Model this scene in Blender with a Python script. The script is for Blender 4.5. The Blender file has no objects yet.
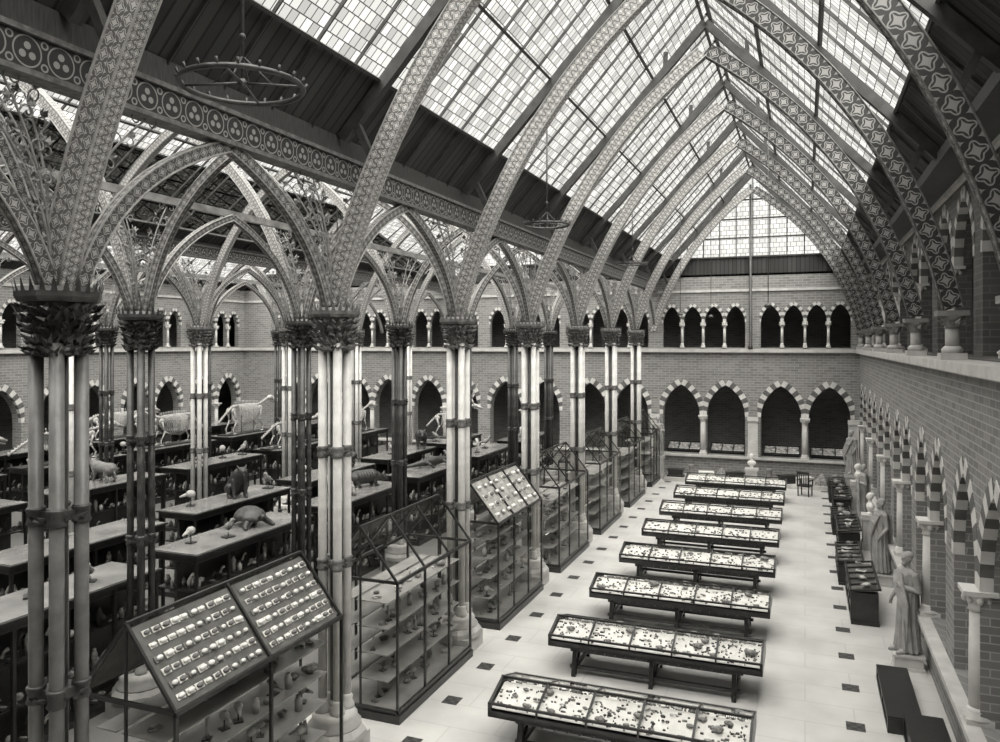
import bpy, bmesh, math, random
from mathutils import Vector, Matrix, noise
random.seed(11)
SC = bpy.context.scene
COL = SC.collection
try:
    SC.view_settings.view_transform = 'Standard'
except Exception:
    pass

# ------------------------------------------------------------------ materials
def tint(v):
    return (v, v*0.982, v*0.95, 1)

def new_mat(name):
    m = bpy.data.materials.new(name); m.use_nodes = True
    nt = m.node_tree; nt.nodes.clear()
    out = nt.nodes.new('ShaderNodeOutputMaterial')
    b = nt.nodes.new('ShaderNodeBsdfPrincipled')
    nt.links.new(b.outputs[0], out.inputs[0])
    return m, nt, b, out

def M(nt, op, a, b=None):
    n = nt.nodes.new('ShaderNodeMath'); n.operation = op
    for i, x in enumerate((a, b)):
        if x is None: continue
        if isinstance(x, (int, float)): n.inputs[i].default_value = x
        else: nt.links.new(x, n.inputs[i])
    return n.outputs[0]

def ramp(nt, fac, a, b, p0=0.3, p1=0.7):
    r = nt.nodes.new('ShaderNodeValToRGB')
    r.color_ramp.elements[0].position = p0; r.color_ramp.elements[0].color = tint(a)
    r.color_ramp.elements[1].position = p1; r.color_ramp.elements[1].color = tint(b)
    nt.links.new(fac, r.inputs[0]); return r.outputs[0]

def mixc(nt, fac, a, b):
    m = nt.nodes.new('ShaderNodeMix'); m.data_type = 'RGBA'
    nt.links.new(fac, m.inputs[0])
    for s, x in ((6, a), (7, b)):
        if isinstance(x, tuple): m.inputs[s].default_value = x
        else: nt.links.new(x, m.inputs[s])
    return m.outputs[2]

def noisy(name, a, b, scale=4, rough=0.6, metal=0.0, bump=0.0, stretch=None, spec=0.5):
    m, nt, bs, out = new_mat(name)
    tc = nt.nodes.new('ShaderNodeTexCoord'); mp = nt.nodes.new('ShaderNodeMapping')
    if stretch: mp.inputs['Scale'].default_value = stretch
    nt.links.new(tc.outputs['Object'], mp.inputs[0])
    n = nt.nodes.new('ShaderNodeTexNoise'); n.inputs['Scale'].default_value = scale; n.inputs['Detail'].default_value = 5
    nt.links.new(mp.outputs[0], n.inputs[0])
    nt.links.new(ramp(nt, n.outputs[0], a, b), bs.inputs['Base Color'])
    bs.inputs['Roughness'].default_value = rough; bs.inputs['Metallic'].default_value = metal
    if bump:
        bp = nt.nodes.new('ShaderNodeBump'); bp.inputs['Strength'].default_value = bump
        nt.links.new(n.outputs[0], bp.inputs['Height']); nt.links.new(bp.outputs[0], bs.inputs['Normal'])
    return m

def brick_mat(name, a, b, mort, bw=0.36, bh=0.12):
    m, nt, bs, out = new_mat(name)
    g = nt.nodes.new('ShaderNodeNewGeometry'); s = nt.nodes.new('ShaderNodeSeparateXYZ')
    nt.links.new(g.outputs['Position'], s.inputs[0])
    c = nt.nodes.new('ShaderNodeCombineXYZ')
    nt.links.new(M(nt, 'ADD', s.outputs[0], s.outputs[1]), c.inputs[0]); nt.links.new(s.outputs[2], c.inputs[1])
    t = nt.nodes.new('ShaderNodeTexBrick')
    t.inputs['Scale'].default_value = 1.0; t.inputs['Brick Width'].default_value = bw; t.inputs['Row Height'].default_value = bh
    t.inputs['Mortar Size'].default_value = 0.010
    t.inputs['Color1'].default_value = tint(a); t.inputs['Color2'].default_value = tint(b); t.inputs['Mortar'].default_value = tint(mort)
    nt.links.new(c.outputs[0], t.inputs['Vector'])
    nt.links.new(t.outputs[0], bs.inputs['Base Color']); bs.inputs['Roughness'].default_value = 0.85
    return m

def glaze_mat(name, bw, bh, t1=0.40, t2=0.21, ms=0.012):
    m, nt, bs, out = new_mat(name)
    nt.nodes.remove(bs)
    uv = nt.nodes.new('ShaderNodeUVMap')
    t = nt.nodes.new('ShaderNodeTexBrick')
    t.inputs['Scale'].default_value = 1.0; t.inputs['Brick Width'].default_value = bw; t.inputs['Row Height'].default_value = bh
    t.inputs['Mortar Size'].default_value = ms; t.inputs['Mortar Smooth'].default_value = 0.6
    t.inputs['Color1'].default_value = (t1, t1, t1*0.97, 1); t.inputs['Color2'].default_value = (t2, t2, t2*0.97, 1)
    t.inputs['Mortar'].default_value = (0.03, 0.03, 0.03, 1)
    nt.links.new(uv.outputs[0], t.inputs['Vector'])
    tb = nt.nodes.new('ShaderNodeBsdfTransparent'); nt.links.new(t.outputs[0], tb.inputs[0])
    nt.links.new(tb.outputs[0], out.inputs[0])
    return m

def glass_mat(name):
    m, nt, bs, out = new_mat(name)
    nt.nodes.remove(bs)
    tb = nt.nodes.new('ShaderNodeBsdfTransparent'); tb.inputs[0].default_value = (0.98, 0.98, 0.97, 1)
    gl = nt.nodes.new('ShaderNodeBsdfGlossy'); gl.inputs['Roughness'].default_value = 0.03
    gl.inputs[0].default_value = (0.9, 0.9, 0.88, 1)
    lw = nt.nodes.new('ShaderNodeLayerWeight'); lw.inputs[0].default_value = 0.15
    f = M(nt, 'MULTIPLY', lw.outputs['Fresnel'], 0.5)
    mx = nt.nodes.new('ShaderNodeMixShader'); nt.links.new(f, mx.inputs[0])
    nt.links.new(tb.outputs[0], mx.inputs[1]); nt.links.new(gl.outputs[0], mx.inputs[2])
    nt.links.new(mx.outputs[0], out.inputs[0])
    return m

def lace_mat(name, lo, hi, rep=1.0):
    """dense scrolling stencil along a rib (UV: x along, y across)"""
    m, nt, bs, out = new_mat(name)
    uv = nt.nodes.new('ShaderNodeUVMap'); s = nt.nodes.new('ShaderNodeSeparateXYZ'); nt.links.new(uv.outputs[0], s.inputs[0])
    V0 = s.outputs[1]
    U = M(nt, 'MULTIPLY', s.outputs[0], rep); V = M(nt, 'MULTIPLY', V0, rep)
    if rep > 1:   # half-drop repeat
        U = M(nt, 'ADD', U, M(nt, 'MULTIPLY', M(nt, 'FLOOR', V), 0.5))
    gx = M(nt, 'SUBTRACT', M(nt, 'FRACT', U), 0.5); gy = M(nt, 'SUBTRACT', M(nt, 'FRACT', V), 0.5)
    if rep == 1: gy = M(nt, 'SUBTRACT', V, 0.5)
    fx = M(nt, 'ABSOLUTE', gx); fy = M(nt, 'ABSOLUTE', gy)
    r = M(nt, 'SQRT', M(nt, 'ADD', M(nt, 'MULTIPLY', fx, fx), M(nt, 'MULTIPLY', fy, fy)))
    star = M(nt, 'LESS_THAN', M(nt, 'ADD', M(nt, 'POWER', fx, 0.5), M(nt, 'POWER', fy, 0.5)), 0.68)
    ang = M(nt, 'ARCTAN2', gy, gx)
    wav = M(nt, 'ADD', 0.34, M(nt, 'MULTIPLY', M(nt, 'COSINE', M(nt, 'MULTIPLY', ang, 4.0)), 0.07))
    ring = M(nt, 'LESS_THAN', M(nt, 'ABSOLUTE', M(nt, 'SUBTRACT', r, wav)), 0.035)
    ax = M(nt, 'SUBTRACT', 0.5, fx); ay = M(nt, 'SUBTRACT', 0.5, fy)
    leaf = M(nt, 'LESS_THAN', M(nt, 'ADD', M(nt, 'POWER', ax, 0.6), M(nt, 'POWER', ay, 0.6)), 0.47)
    mask = M(nt, 'MAXIMUM', M(nt, 'MAXIMUM', star, leaf), ring)
    edge = M(nt, 'GREATER_THAN', M(nt, 'ABSOLUTE', M(nt, 'SUBTRACT', V0, 0.5)), 0.455)
    mask = M(nt, 'MAXIMUM', mask, edge)
    nt.links.new(mixc(nt, mask, tint(lo), tint(hi)), bs.inputs['Base Color'])
    bs.inputs['Roughness'].default_value = 0.55
    return m

def trefoil_mat(name, lo, hi):
    m, nt, bs, out = new_mat(name)
    uv = nt.nodes.new('ShaderNodeUVMap'); s = nt.nodes.new('ShaderNodeSeparateXYZ'); nt.links.new(uv.outputs[0], s.inputs[0])
    x = M(nt, 'SUBTRACT', M(nt, 'FRACT', s.outputs[0]), 0.5); y = M(nt, 'SUBTRACT', s.outputs[1], 0.5)
    def dist(cx, cy):
        a = M(nt, 'SUBTRACT', x, cx); b = M(nt, 'SUBTRACT', y, cy)
        return M(nt, 'SQRT', M(nt, 'ADD', M(nt, 'MULTIPLY', a, a), M(nt, 'MULTIPLY', b, b)))
    ring = M(nt, 'LESS_THAN', M(nt, 'ABSOLUTE', M(nt, 'SUBTRACT', dist(0, 0), 0.40)), 0.022)
    t = ring
    for c in ((0, 0.15), (-0.14, -0.09), (0.14, -0.09)):
        t = M(nt, 'MAXIMUM', t, M(nt, 'LESS_THAN', dist(*c), 0.10))
    for c in ((-.5, .3), (.5, .3), (-.5, -.3), (.5, -.3)):
        t = M(nt, 'MAXIMUM', t, M(nt, 'LESS_THAN', M(nt, 'ABSOLUTE', M(nt, 'SUBTRACT', dist(*c), 0.09)), 0.025))
    edge = M(nt, 'GREATER_THAN', M(nt, 'ABSOLUTE', y), 0.46)
    t = M(nt, 'MAXIMUM', t, edge)
    nt.links.new(mixc(nt, t, tint(lo), tint(hi)), bs.inputs['Base Color'])
    bs.inputs['Roughness'].default_value = 0.6
    return m

def board_mat(name, a, b):
    m, nt, bs, out = new_mat(name)
    uv = nt.nodes.new('ShaderNodeUVMap')
    t = nt.nodes.new('ShaderNodeTexBrick')
    t.offset = 0.0
    t.inputs['Brick Width'].default_value = 0.19; t.inputs['Row Height'].default_value = 30.0; t.inputs['Scale'].default_value = 1
    t.inputs['Mortar Size'].default_value = 0.018
    t.inputs['Color1'].default_value = tint(a); t.inputs['Color2'].default_value = tint(b); t.inputs['Mortar'].default_value = tint(a*0.25)
    nt.links.new(uv.outputs[0], t.inputs['Vector']); nt.links.new(t.outputs[0], bs.inputs['Base Color'])
    bs.inputs['Roughness'].default_value = 0.8
    return m

def floor_mat():
    m, nt, bs, out = new_mat('floor_stone')
    g = nt.nodes.new('ShaderNodeNewGeometry'); s = nt.nodes.new('ShaderNodeSeparateXYZ'); nt.links.new(g.outputs['Position'], s.inputs[0])
    X, Y = s.outputs[0], s.outputs[1]
    fy = M(nt, 'LESS_THAN', M(nt, 'ABSOLUTE', M(nt, 'SUBTRACT', M(nt, 'FRACT', M(nt, 'DIVIDE', M(nt, 'ADD', Y, 0.7), 1.6)), 0.5)), 0.10)
    def row(x0):
        return M(nt, 'MULTIPLY', fy, M(nt, 'LESS_THAN', M(nt, 'ABSOLUTE', M(nt, 'SUBTRACT', X, x0)), 0.15))
    mask = M(nt, 'MAXIMUM', row(-5.98), row(0.80))
    n = nt.nodes.new('ShaderNodeTexNoise'); n.inputs['Scale'].default_value = 0.9; n.inputs['Detail'].default_value = 6
    nt.links.new(g.outputs['Position'], n.inputs[0])
    base = ramp(nt, n.outputs[0], 0.42, 0.56, 0.3, 0.7)
    t = nt.nodes.new('ShaderNodeTexBrick'); t.inputs['Scale'].default_value = 1; t.inputs['Brick Width'].default_value = 1.6
    t.inputs['Row Height'].default_value = 0.8; t.inputs['Mortar Size'].default_value = 0.012
    nt.links.new(g.outputs['Position'], t.inputs['Vector'])
    base2 = mixc(nt, M(nt, 'MULTIPLY', t.outputs[1], 0.25), base, tint(0.2))
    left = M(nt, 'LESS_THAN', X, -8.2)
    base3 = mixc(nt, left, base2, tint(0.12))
    c = nt.nodes.new('ShaderNodeTexChecker'); c.inputs['Scale'].default_value = 11; nt.links.new(g.outputs['Position'], c.inputs[0])
    ins = mixc(nt, c.outputs[1], tint(0.03), tint(0.07))
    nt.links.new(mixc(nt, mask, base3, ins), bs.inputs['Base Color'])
    bs.inputs['Roughness'].default_value = 0.5
    return m

STONE = noisy('pale_stone', 0.38, 0.52, 3, 0.8, bump=0.1)
STONE_W = noisy('white_voussoir', 0.46, 0.60, 3, 0.8)
STONE_D = noisy('dark_stone', 0.08, 0.13, 3, 0.8)
STONE_G = noisy('grey_stone', 0.16, 0.26, 3, 0.8)
PAINT = noisy('light_painted_iron', 0.46, 0.60, 6, 0.4)
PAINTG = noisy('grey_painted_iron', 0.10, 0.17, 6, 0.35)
IRON = noisy('dark_iron', 0.02, 0.06, 8, 0.4)
IRONM = noisy('grey_iron', 0.06, 0.18, 12, 0.45)
IRONL = noisy('pale_iron', 0.22, 0.38, 9, 0.5)
FOLM = noisy('foliage_iron', 0.12, 0.30, 5, 0.5)
WOOD = noisy('dark_wood', 0.010, 0.028, 5, 0.3, stretch=(1, 8, 1))
WOOD2 = noisy('roof_timber', 0.022, 0.055, 5, 0.6, stretch=(1, 8, 1))
TOP = noisy('polished_case_top', 0.10, 0.24, 1.3, 0.16)
SHELF = noisy('glass_shelf', 0.22, 0.32, 2, 0.25)
LINING = noisy('paper_lining', 0.52, 0.66, 5, 0.8)
LININGB = noisy('board_lining', 0.28, 0.42, 5, 0.8)
LININGG = noisy('grey_lining', 0.09, 0.15, 5, 0.8)
WHITE = noisy('plaster_white', 0.60, 0.76, 9, 0.6)
MID = noisy('fossil_grey', 0.07, 0.32, 14, 0.7, bump=0.3)
BONE = noisy('bone', 0.28, 0.46, 8, 0.6)
HIDE = noisy('dark_hide', 0.012, 0.045, 14, 0.5, bump=0.4)
HIDE2 = noisy('pale_hide', 0.10, 0.20, 10, 0.7, bump=0.2)
MARBLE = noisy('statue_stone', 0.22, 0.34, 5, 0.7, bump=0.15)
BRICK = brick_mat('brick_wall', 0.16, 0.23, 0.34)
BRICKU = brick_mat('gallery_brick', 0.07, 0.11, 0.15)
BRICKD = brick_mat('corridor_brick', 0.12, 0.17, 0.22)
GLAZE = glaze_mat('glass_roof_tiles', 0.15, 0.19)
GLAZE2 = glaze_mat('gable_glass', 0.25, 0.22, .40, .30)
GLASS = glass_mat('case_glass')
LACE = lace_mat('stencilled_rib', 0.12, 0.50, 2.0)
LACER = lace_mat('stencilled_rib_painted_shade', 0.022, 0.26, 1.0)  # darker copy for the right ribs, shade put into the colours
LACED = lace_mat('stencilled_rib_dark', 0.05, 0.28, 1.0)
TREF = trefoil_mat('trefoil_frieze', 0.018, 0.26)
BOARD = board_mat('roof_boards', 0.022, 0.045)
FLOOR = floor_mat()

# ------------------------------------------------------------------ mesh builder
class MB:
    def __init__(s): s.v = []; s.f = []; s.m = []; s.sm = []; s.uv = []; s.hasuv = False
    def add(s, vs, fs, mi=0, sm=False, uvs=None):
        n = len(s.v); s.v += [tuple(v) for v in vs]
        for k, f in enumerate(fs):
            s.f.append(tuple(i+n for i in f)); s.m.append(mi); s.sm.append(sm)
            s.uv.append(uvs[k] if uvs else None)
        if uvs: s.hasuv = True
    def box(s, x0, x1, y0, y1, z0, z1, mi=0):
        v = [(x0,y0,z0),(x1,y0,z0),(x1,y1,z0),(x0,y1,z0),(x0,y0,z1),(x1,y0,z1),(x1,y1,z1),(x0,y1,z1)]
        s.add(v, [(3,2,1,0),(4,5,6,7),(0,1,5,4),(1,2,6,5),(2,3,7,6),(3,0,4,7)], mi)
    def beam(s, p0, p1, w, h, mi=0, up=(0,0,1)):
        p0 = Vector(p0); p1 = Vector(p1); d = (p1-p0).normalized(); up = Vector(up)
        if abs(d.dot(up)) > 0.98: up = Vector((1,0,0))
        r = d.cross(up).normalized()*w/2; u = r.cross(d).normalized()*h/2
        v = [p0-r-u, p0+r-u, p0+r+u, p0-r+u, p1-r-u, p1+r-u, p1+r+u, p1-r+u]
        s.add(v, [(0,1,2,3),(7,6,5,4),(0,4,5,1),(1,5,6,2),(2,6,7,3),(3,7,4,0)], mi)
    def lathe(s, prof, seg=12, c=(0,0,0), mi=0, sm=True, wob=None, ph=0.0):
        n = len(prof); vs = []
        for i, (r, z) in enumerate(prof):
            for k in range(seg):
                a = 2*math.pi*k/seg+ph; rr = r*(wob(a, z) if wob else 1)
                vs.append((c[0]+rr*math.cos(a), c[1]+rr*math.sin(a), c[2]+z))
        fs = []
        for i in range(n-1):
            for k in range(seg):
                k2 = (k+1) % seg
                fs.append((i*seg+k, i*seg+k2, (i+1)*seg+k2, (i+1)*seg+k))
        fs.append(tuple(range(seg-1, -1, -1))); fs.append(tuple((n-1)*seg+k for k in range(seg)))
        s.add(vs, fs, mi, sm)
    def tube(s, pts, rad, seg=6, mi=0, sm=True, closed=False):
        pts = [Vector(p) for p in pts]; n = len(pts)
        if isinstance(rad, (int, float)): rad = [rad]*n
        vs = []; prev = None
        for i, p in enumerate(pts):
            if closed: t = (pts[(i+1) % n]-pts[i-1]).normalized()
            else: t = (pts[min(i+1, n-1)]-pts[max(i-1, 0)]).normalized()
            if prev is None:
                a = Vector((0,0,1)) if abs(t.z) < 0.9 else Vector((1,0,0))
                u = t.cross(a).normalized()
            else:
                u = (prev-t*prev.dot(t)).normalized()
            prev = u; w = t.cross(u)
            for k in range(seg):
                an = 2*math.pi*k/seg
                vs.append(p+(u*math.cos(an)+w*math.sin(an))*rad[i])
        fs = []
        for i in range(n if closed else n-1):
            j = (i+1) % n
            for k in range(seg):
                k2 = (k+1) % seg; fs.append((i*seg+k, i*seg+k2, j*seg+k2, j*seg+k))
        if not closed:
            fs.append(tuple(range(seg-1, -1, -1))); fs.append(tuple((n-1)*seg+k for k in range(seg)))
        s.add(vs, fs, mi, sm)
    def ball(s, c, r, seg=12, rings=8, mi=0, rot=None):
        if isinstance(r, (int, float)): r = (r, r, r)
        vs = [Vector((0,0,-r[2]))]
        for i in range(1, rings):
            ph = -math.pi/2+math.pi*i/rings
            for k in range(seg):
                a = 2*math.pi*k/seg
                vs.append(Vector((r[0]*math.cos(ph)*math.cos(a), r[1]*math.cos(ph)*math.sin(a), r[2]*math.sin(ph))))
        vs.append(Vector((0,0,r[2])))
        if rot: 
            R = Matrix.Rotation(rot[1], 3, rot[0]); vs = [R @ v for v in vs]
        c = Vector(c); vs = [v+c for v in vs]
        fs = [(0, 1+(k+1) % seg, 1+k) for k in range(seg)]
        for i in range(rings-2):
            for k in range(seg):
                a = 1+i*seg+k; b = 1+i*seg+(k+1) % seg
                fs.append((a, b, b+seg, a+seg))
        L = len(vs)-1; o = 1+(rings-2)*seg
        fs += [(L, o+k, o+(k+1) % seg) for k in range(seg)]
        s.add(vs, fs, mi, True)
    def cap(s, p0, p1, r0, r1, seg=12):
        s.tube([p0, p1], [r0, r1], seg); s.ball(p0, r0, seg, 8); s.ball(p1, r1, seg, 8)
    def rib(s, pts, w, d, plane='X', mi=0):
        n = len(pts); inn = []; outp = []; L = [0]
        for i, p in enumerate(pts):
            a = pts[max(i-1, 0)]; b = pts[min(i+1, n-1)]
            t = Vector((b[0]-a[0], b[1]-a[1])).normalized(); nn = Vector((-t.y, t.x))
            inn.append(Vector(p)); outp.append(Vector(p)+nn*d)
            if i: L.append(L[-1]+(Vector(p)-Vector(pts[i-1])).length)
        def P(q, o): return (q.x, o, q.y) if plane == 'X' else (o, q.x, q.y)
        for i in range(n-1):
            A, B, Cc, D = inn[i], inn[i+1], outp[i+1], outp[i]
            u0, u1 = L[i], L[i+1]
            for o in (-w/2, w/2):
                s.add([P(A,o), P(B,o), P(Cc,o), P(D,o)], [(0,1,2,3)], mi, False, [[(u0/d,0),(u1/d,0),(u1/d,1),(u0/d,1)]])
            for (q0, q1) in ((A, B), (D, Cc)):
                s.add([P(q0,-w/2), P(q1,-w/2), P(q1,w/2), P(q0,w/2)], [(0,1,2,3)], mi, False, [[(u0/w,0),(u1/w,0),(u1/w,1),(u0/w,1)]])
        return inn, outp
    def mesh(s, name, mats, recalc=True):
        me = bpy.data.meshes.new(name)
        me.from_pydata(s.v, [], s.f)
        for m in (mats if isinstance(mats, (list, tuple)) else [mats]): me.materials.append(m)
        for p, mi, sm in zip(me.polygons, s.m, s.sm):
            p.material_index = mi; p.use_smooth = sm
        if s.hasuv:
            ul = me.uv_layers.new(name='UVMap')
            for p, uv in zip(me.polygons, s.uv):
                if uv:
                    for li, q in zip(p.loop_indices, uv): ul.data[li].uv = q
        if recalc:
            bm = bmesh.new(); bm.from_mesh(me)
            bmesh.ops.recalc_face_normals(bm, faces=bm.faces); bm.to_mesh(me); bm.free()
        me.update()
        return me

KIDS = {}
def link(o): COL.objects.link(o); return o
def setmeta(o, label, cat, group=None, kind=None):
    o['label'] = label; o['category'] = cat
    if group: o['group'] = group
    if kind: o['kind'] = kind
def thing(name, label, cat, loc=(0,0,0), rz=0, group=None):
    o = bpy.data.objects.new(name, None); o.empty_display_size = 0.2
    o.location = loc; o.rotation_euler = (0, 0, rz); setmeta(o, label, cat, group); KIDS[o] = []
    return link(o)
def part(parent, name, me, loc=(0,0,0), rot=(0,0,0), label=None):
    o = bpy.data.objects.new(name, me); o.parent = parent; o.location = loc; o.rotation_euler = rot
    if label: o['label'] = label
    KIDS.setdefault(parent, []).append(o); KIDS.setdefault(o, [])
    return link(o)
def solo(name, me, label, cat, loc=(0,0,0), rot=(0,0,0), group=None, scale=1.0, kind=None):
    o = bpy.data.objects.new(name, me); o.location = loc; o.rotation_euler = rot
    o.scale = (scale,)*3 if isinstance(scale, (int, float)) else scale
    setmeta(o, label, cat, group, kind); KIDS[o] = []
    return link(o)
LAB = {'wall': 'patterned brick arcaded wall of the museum court', 'floor': 'pale stone paved floor with small dark inset squares',
       'ceiling': 'dark boarded lower slope of the timber roof', 'window': 'bright glazed roof slope of small glass tiles',
       'trim': 'carved stone and timber trim of the court'}
def struct(name, me):
    o = bpy.data.objects.new(name, me); o['kind'] = 'structure'; o['label'] = LAB.get(name.split('_')[0], 'museum court structure'); o['category'] = name.split('_')[0]
    return link(o)
TN = [0]
def trim(me, label=None):
    TN[0] += 1; o = struct('trim_%d' % TN[0], me)
    if label: o['label'] = label
    return o
WN = [0]
def window(me, label=None):
    WN[0] += 1; o = struct('window_%d' % WN[0], me)
    if label: o['label'] = label
    return o
def clone(o, loc=None, rz=None, label=None, parent=None):
    n = o.copy(); link(n); KIDS[n] = []
    if loc is not None: n.location = loc
    if rz is not None: n.rotation_euler = (0, 0, rz)
    if label: n['label'] = label
    if parent is not None: n.parent = parent; KIDS[parent].append(n)
    for c in list(KIDS.get(o, [])): clone(c, parent=n)
    return n
def blob(name, build, voxel, mat, sm=2):
    mb = MB(); build(mb); me = mb.mesh(name+'_src', mat)
    o = bpy.data.objects.new('tmp', me); link(o)
    r = o.modifiers.new('r', 'REMESH'); r.mode = 'VOXEL'; r.voxel_size = voxel
    if sm:
        s = o.modifiers.new('s', 'SMOOTH'); s.iterations = sm; s.factor = 0.5
    dg = bpy.context.evaluated_depsgraph_get(); ev = o.evaluated_get(dg)
    out = bpy.data.meshes.new_from_object(ev); out.name = name
    bpy.data.objects.remove(o)
    out.materials.clear(); out.materials.append(mat)
    for p in out.polygons: p.use_smooth = True
    return out

# ------------------------------------------------------------------ layout constants
TH = math.atan(305/780); CH = 6.5
sT, cT = math.sin(TH), math.cos(TH)
def proj(x, y, z):
    d = -x*sT+y*cT; r = x*cT+y*sT
    if d < 0.3: return (-9999, 0)
    return (500+780*r/d, 343-780*(z-CH)/d)
BAY = 4.7
YS = [5.8+BAY*i for i in range(8)]
YS[0] = 5.62
YF = 38.8; XR = 2.3; XL = -32.0; Y0 = -1.5
XN = -6.9; XC = -2.3
EZ = 9.7; RZ = 14.8

# ------------------------------------------------------------------ walls
def archpts(hw, H, n=8):
    R = (hw*hw+H*H)/(2*hw); pts = []
    for i in range(n+1):
        x = -hw+hw*(i/n)**1.6
        z = math.sqrt(max(R*R-(x+hw-R)**2, 0)); pts.append((x, z))
    return pts+[(-x, z) for x, z in pts[-2::-1]]

def arcade_wall(name, org, sd, nd, length, ops, z0, z1, th, mat):
    mb = MB(); org = Vector(org); sd = Vector(sd); nd = Vector(nd)
    def P(s, n, z): return org+sd*s+nd*n+Vector((0,0,z))
    def quad(a, b, c, d): mb.add([a, b, c, d], [(0,1,2,3)])
    def slab(s0, s1, za, zb):
        for n in (0, -th): quad(P(s0,n,za), P(s1,n,za), P(s1,n,zb), P(s0,n,zb))
    cur = 0
    for (c, hw, zb, zs, za) in ops:
        slab(cur, c-hw, z0, z1)
        if zb > z0:
            slab(c-hw, c+hw, z0, zb); quad(P(c-hw,0,zb), P(c+hw,0,zb), P(c+hw,-th,zb), P(c-hw,-th,zb))
        for q in (-hw, hw): quad(P(c+q,0,zb), P(c+q,0,zs), P(c+q,-th,zs), P(c+q,-th,zb))
        pts = archpts(hw, za-zs)
        for (x0, y0), (x1, y1) in zip(pts, pts[1:]):
            for n in (0, -th): quad(P(c+x0,n,zs+y0), P(c+x1,n,zs+y1), P(c+x1,n,z1), P(c+x0,n,z1))
            quad(P(c+x0,0,zs+y0), P(c+x1,0,zs+y1), P(c+x1,-th,zs+y1), P(c+x0,-th,zs+y0))
        cur = c+hw
    slab(cur, length, z0, z1)
    quad(P(0,0,z1), P(length,0,z1), P(length,-th,z1), P(0,-th,z1))
    return struct(name, mb.mesh(name, mat, recalc=False))

def ring_mesh(hw, H, wd, proud, n, a, b, deep=.5, lim=9.0):
    R = (hw*hw+H*H)/(2*hw); cx = R-hw
    a1 = math.atan2(H, -cx); a0 = math.pi
    mb = MB(); N = 27
    for side in (1, -1):
        for i in range(N):
            t0 = a0+(a1-a0)*i/N; t1 = a0+(a1-a0)*(i+1)/N
            k = int((i+.5)/N*n) % 2
            def pt(r, t): return (side*(cx+r*math.cos(t)), r*math.sin(t))
            def outp(t):
                x = max(cx+(R+wd)*math.cos(t), -lim); z = (R+wd)*math.sin(t)
                if x > 0:
                    tt = math.acos(-cx/(R+wd)); x = 0; z = (R+wd)*math.sin(tt)
                return (side*x, z)
            A = pt(R-.012, t0); B = pt(R-.012, t1); Cc = outp(t1); D = outp(t0)
            mb.add([(q[0], -proud, q[1]) for q in (A, B, Cc, D)], [(0,1,2,3)], k)
            mb.add([(A[0],-proud,A[1]),(B[0],-proud,B[1]),(B[0],deep,B[1]),(A[0],deep,A[1])], [(0,1,2,3)], k)
            mb.add([(D[0],-proud,D[1]),(Cc[0],-proud,Cc[1]),(Cc[0],0.0,Cc[1]),(D[0],0.0,D[1])], [(0,1,2,3)], k)
    return mb.mesh('voussoirs', [a, b], recalc=False)

LHW = 0.90
RING_L = ring_mesh(LHW, 1.5, 0.27, 0.012, 9, STONE_W, STONE_D, .16, 1.045)
RING_U = ring_mesh(0.45, 0.80, 0.13, 0.012, 7, STONE_W, STONE_D, .12, .497)
RING_R = ring_mesh(0.92, 1.2, 0.20, 0.012, 9, STONE, STONE_D, .15, 1.045)

def col_mesh(h, r, capw, mats=(STONE, STONE)):
    b = MB(); b.box(-capw*.8, capw*.8, -capw*.8, capw*.8, 0, 0.06*h**.5); b.lathe([(r*1.7,0.05*h**.5),(r*1.75,0.09),(r*1.2,0.14),(r*1.3,0.18),(r,0.22)], 12)
    s = MB(); s.lathe([(r,0.2),(r*1.02,h*0.5),(r*0.93,h-0.26)], 12)
    c = MB(); c.lathe([(r*1.15,h-0.30),(r,h-0.26),(r*1.15,h-0.18),(capw*.9,h-0.08),(capw*.95,h-0.05)], 12)
    for k in range(8):
        a = k*math.pi/4; c.ball((math.cos(a)*capw*.75, math.sin(a)*capw*.75, h-0.13), (0.05,0.05,0.07), 6, 4)
    c.box(-capw, capw, -capw, capw, h-0.06, h)
    return b.mesh('col_base', mats[0]), s.mesh('col_shaft', mats[1]), c.mesh('col_cap', mats[0])

def make_col(h, r, capw, label, group):
    t = thing('stone_column', label, 'column', (0,0,0), group=group)
    b, s, c = col_mesh(h, r, capw, (STONE_W, STONE_W))
    part(t, 'base', b); part(t, 'shaft', s); part(t, 'capital', c)
    return t

LZS, LZA = 3.0, 4.5
UB, UZS, UZA = 6.28, 7.5, 8.3
protoL = make_col(1.9, 0.12, 0.22, 'pale stone arcade column with carved capital between ground arches', 'ground arcade columns')
protoU = make_col(UZS-UB, 0.06, 0.12, 'slender stone gallery column with small capital on the ledge', 'upper gallery columns')
protoR = make_col(8.0-UB, 0.11, 0.18, 'stone gallery column between tall pointed gallery arches', 'tall gallery columns')
used = {}
def put(proto, loc):
    if proto not in used: proto.location = loc; used[proto] = 1; return proto
    return clone(proto, loc)

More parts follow.
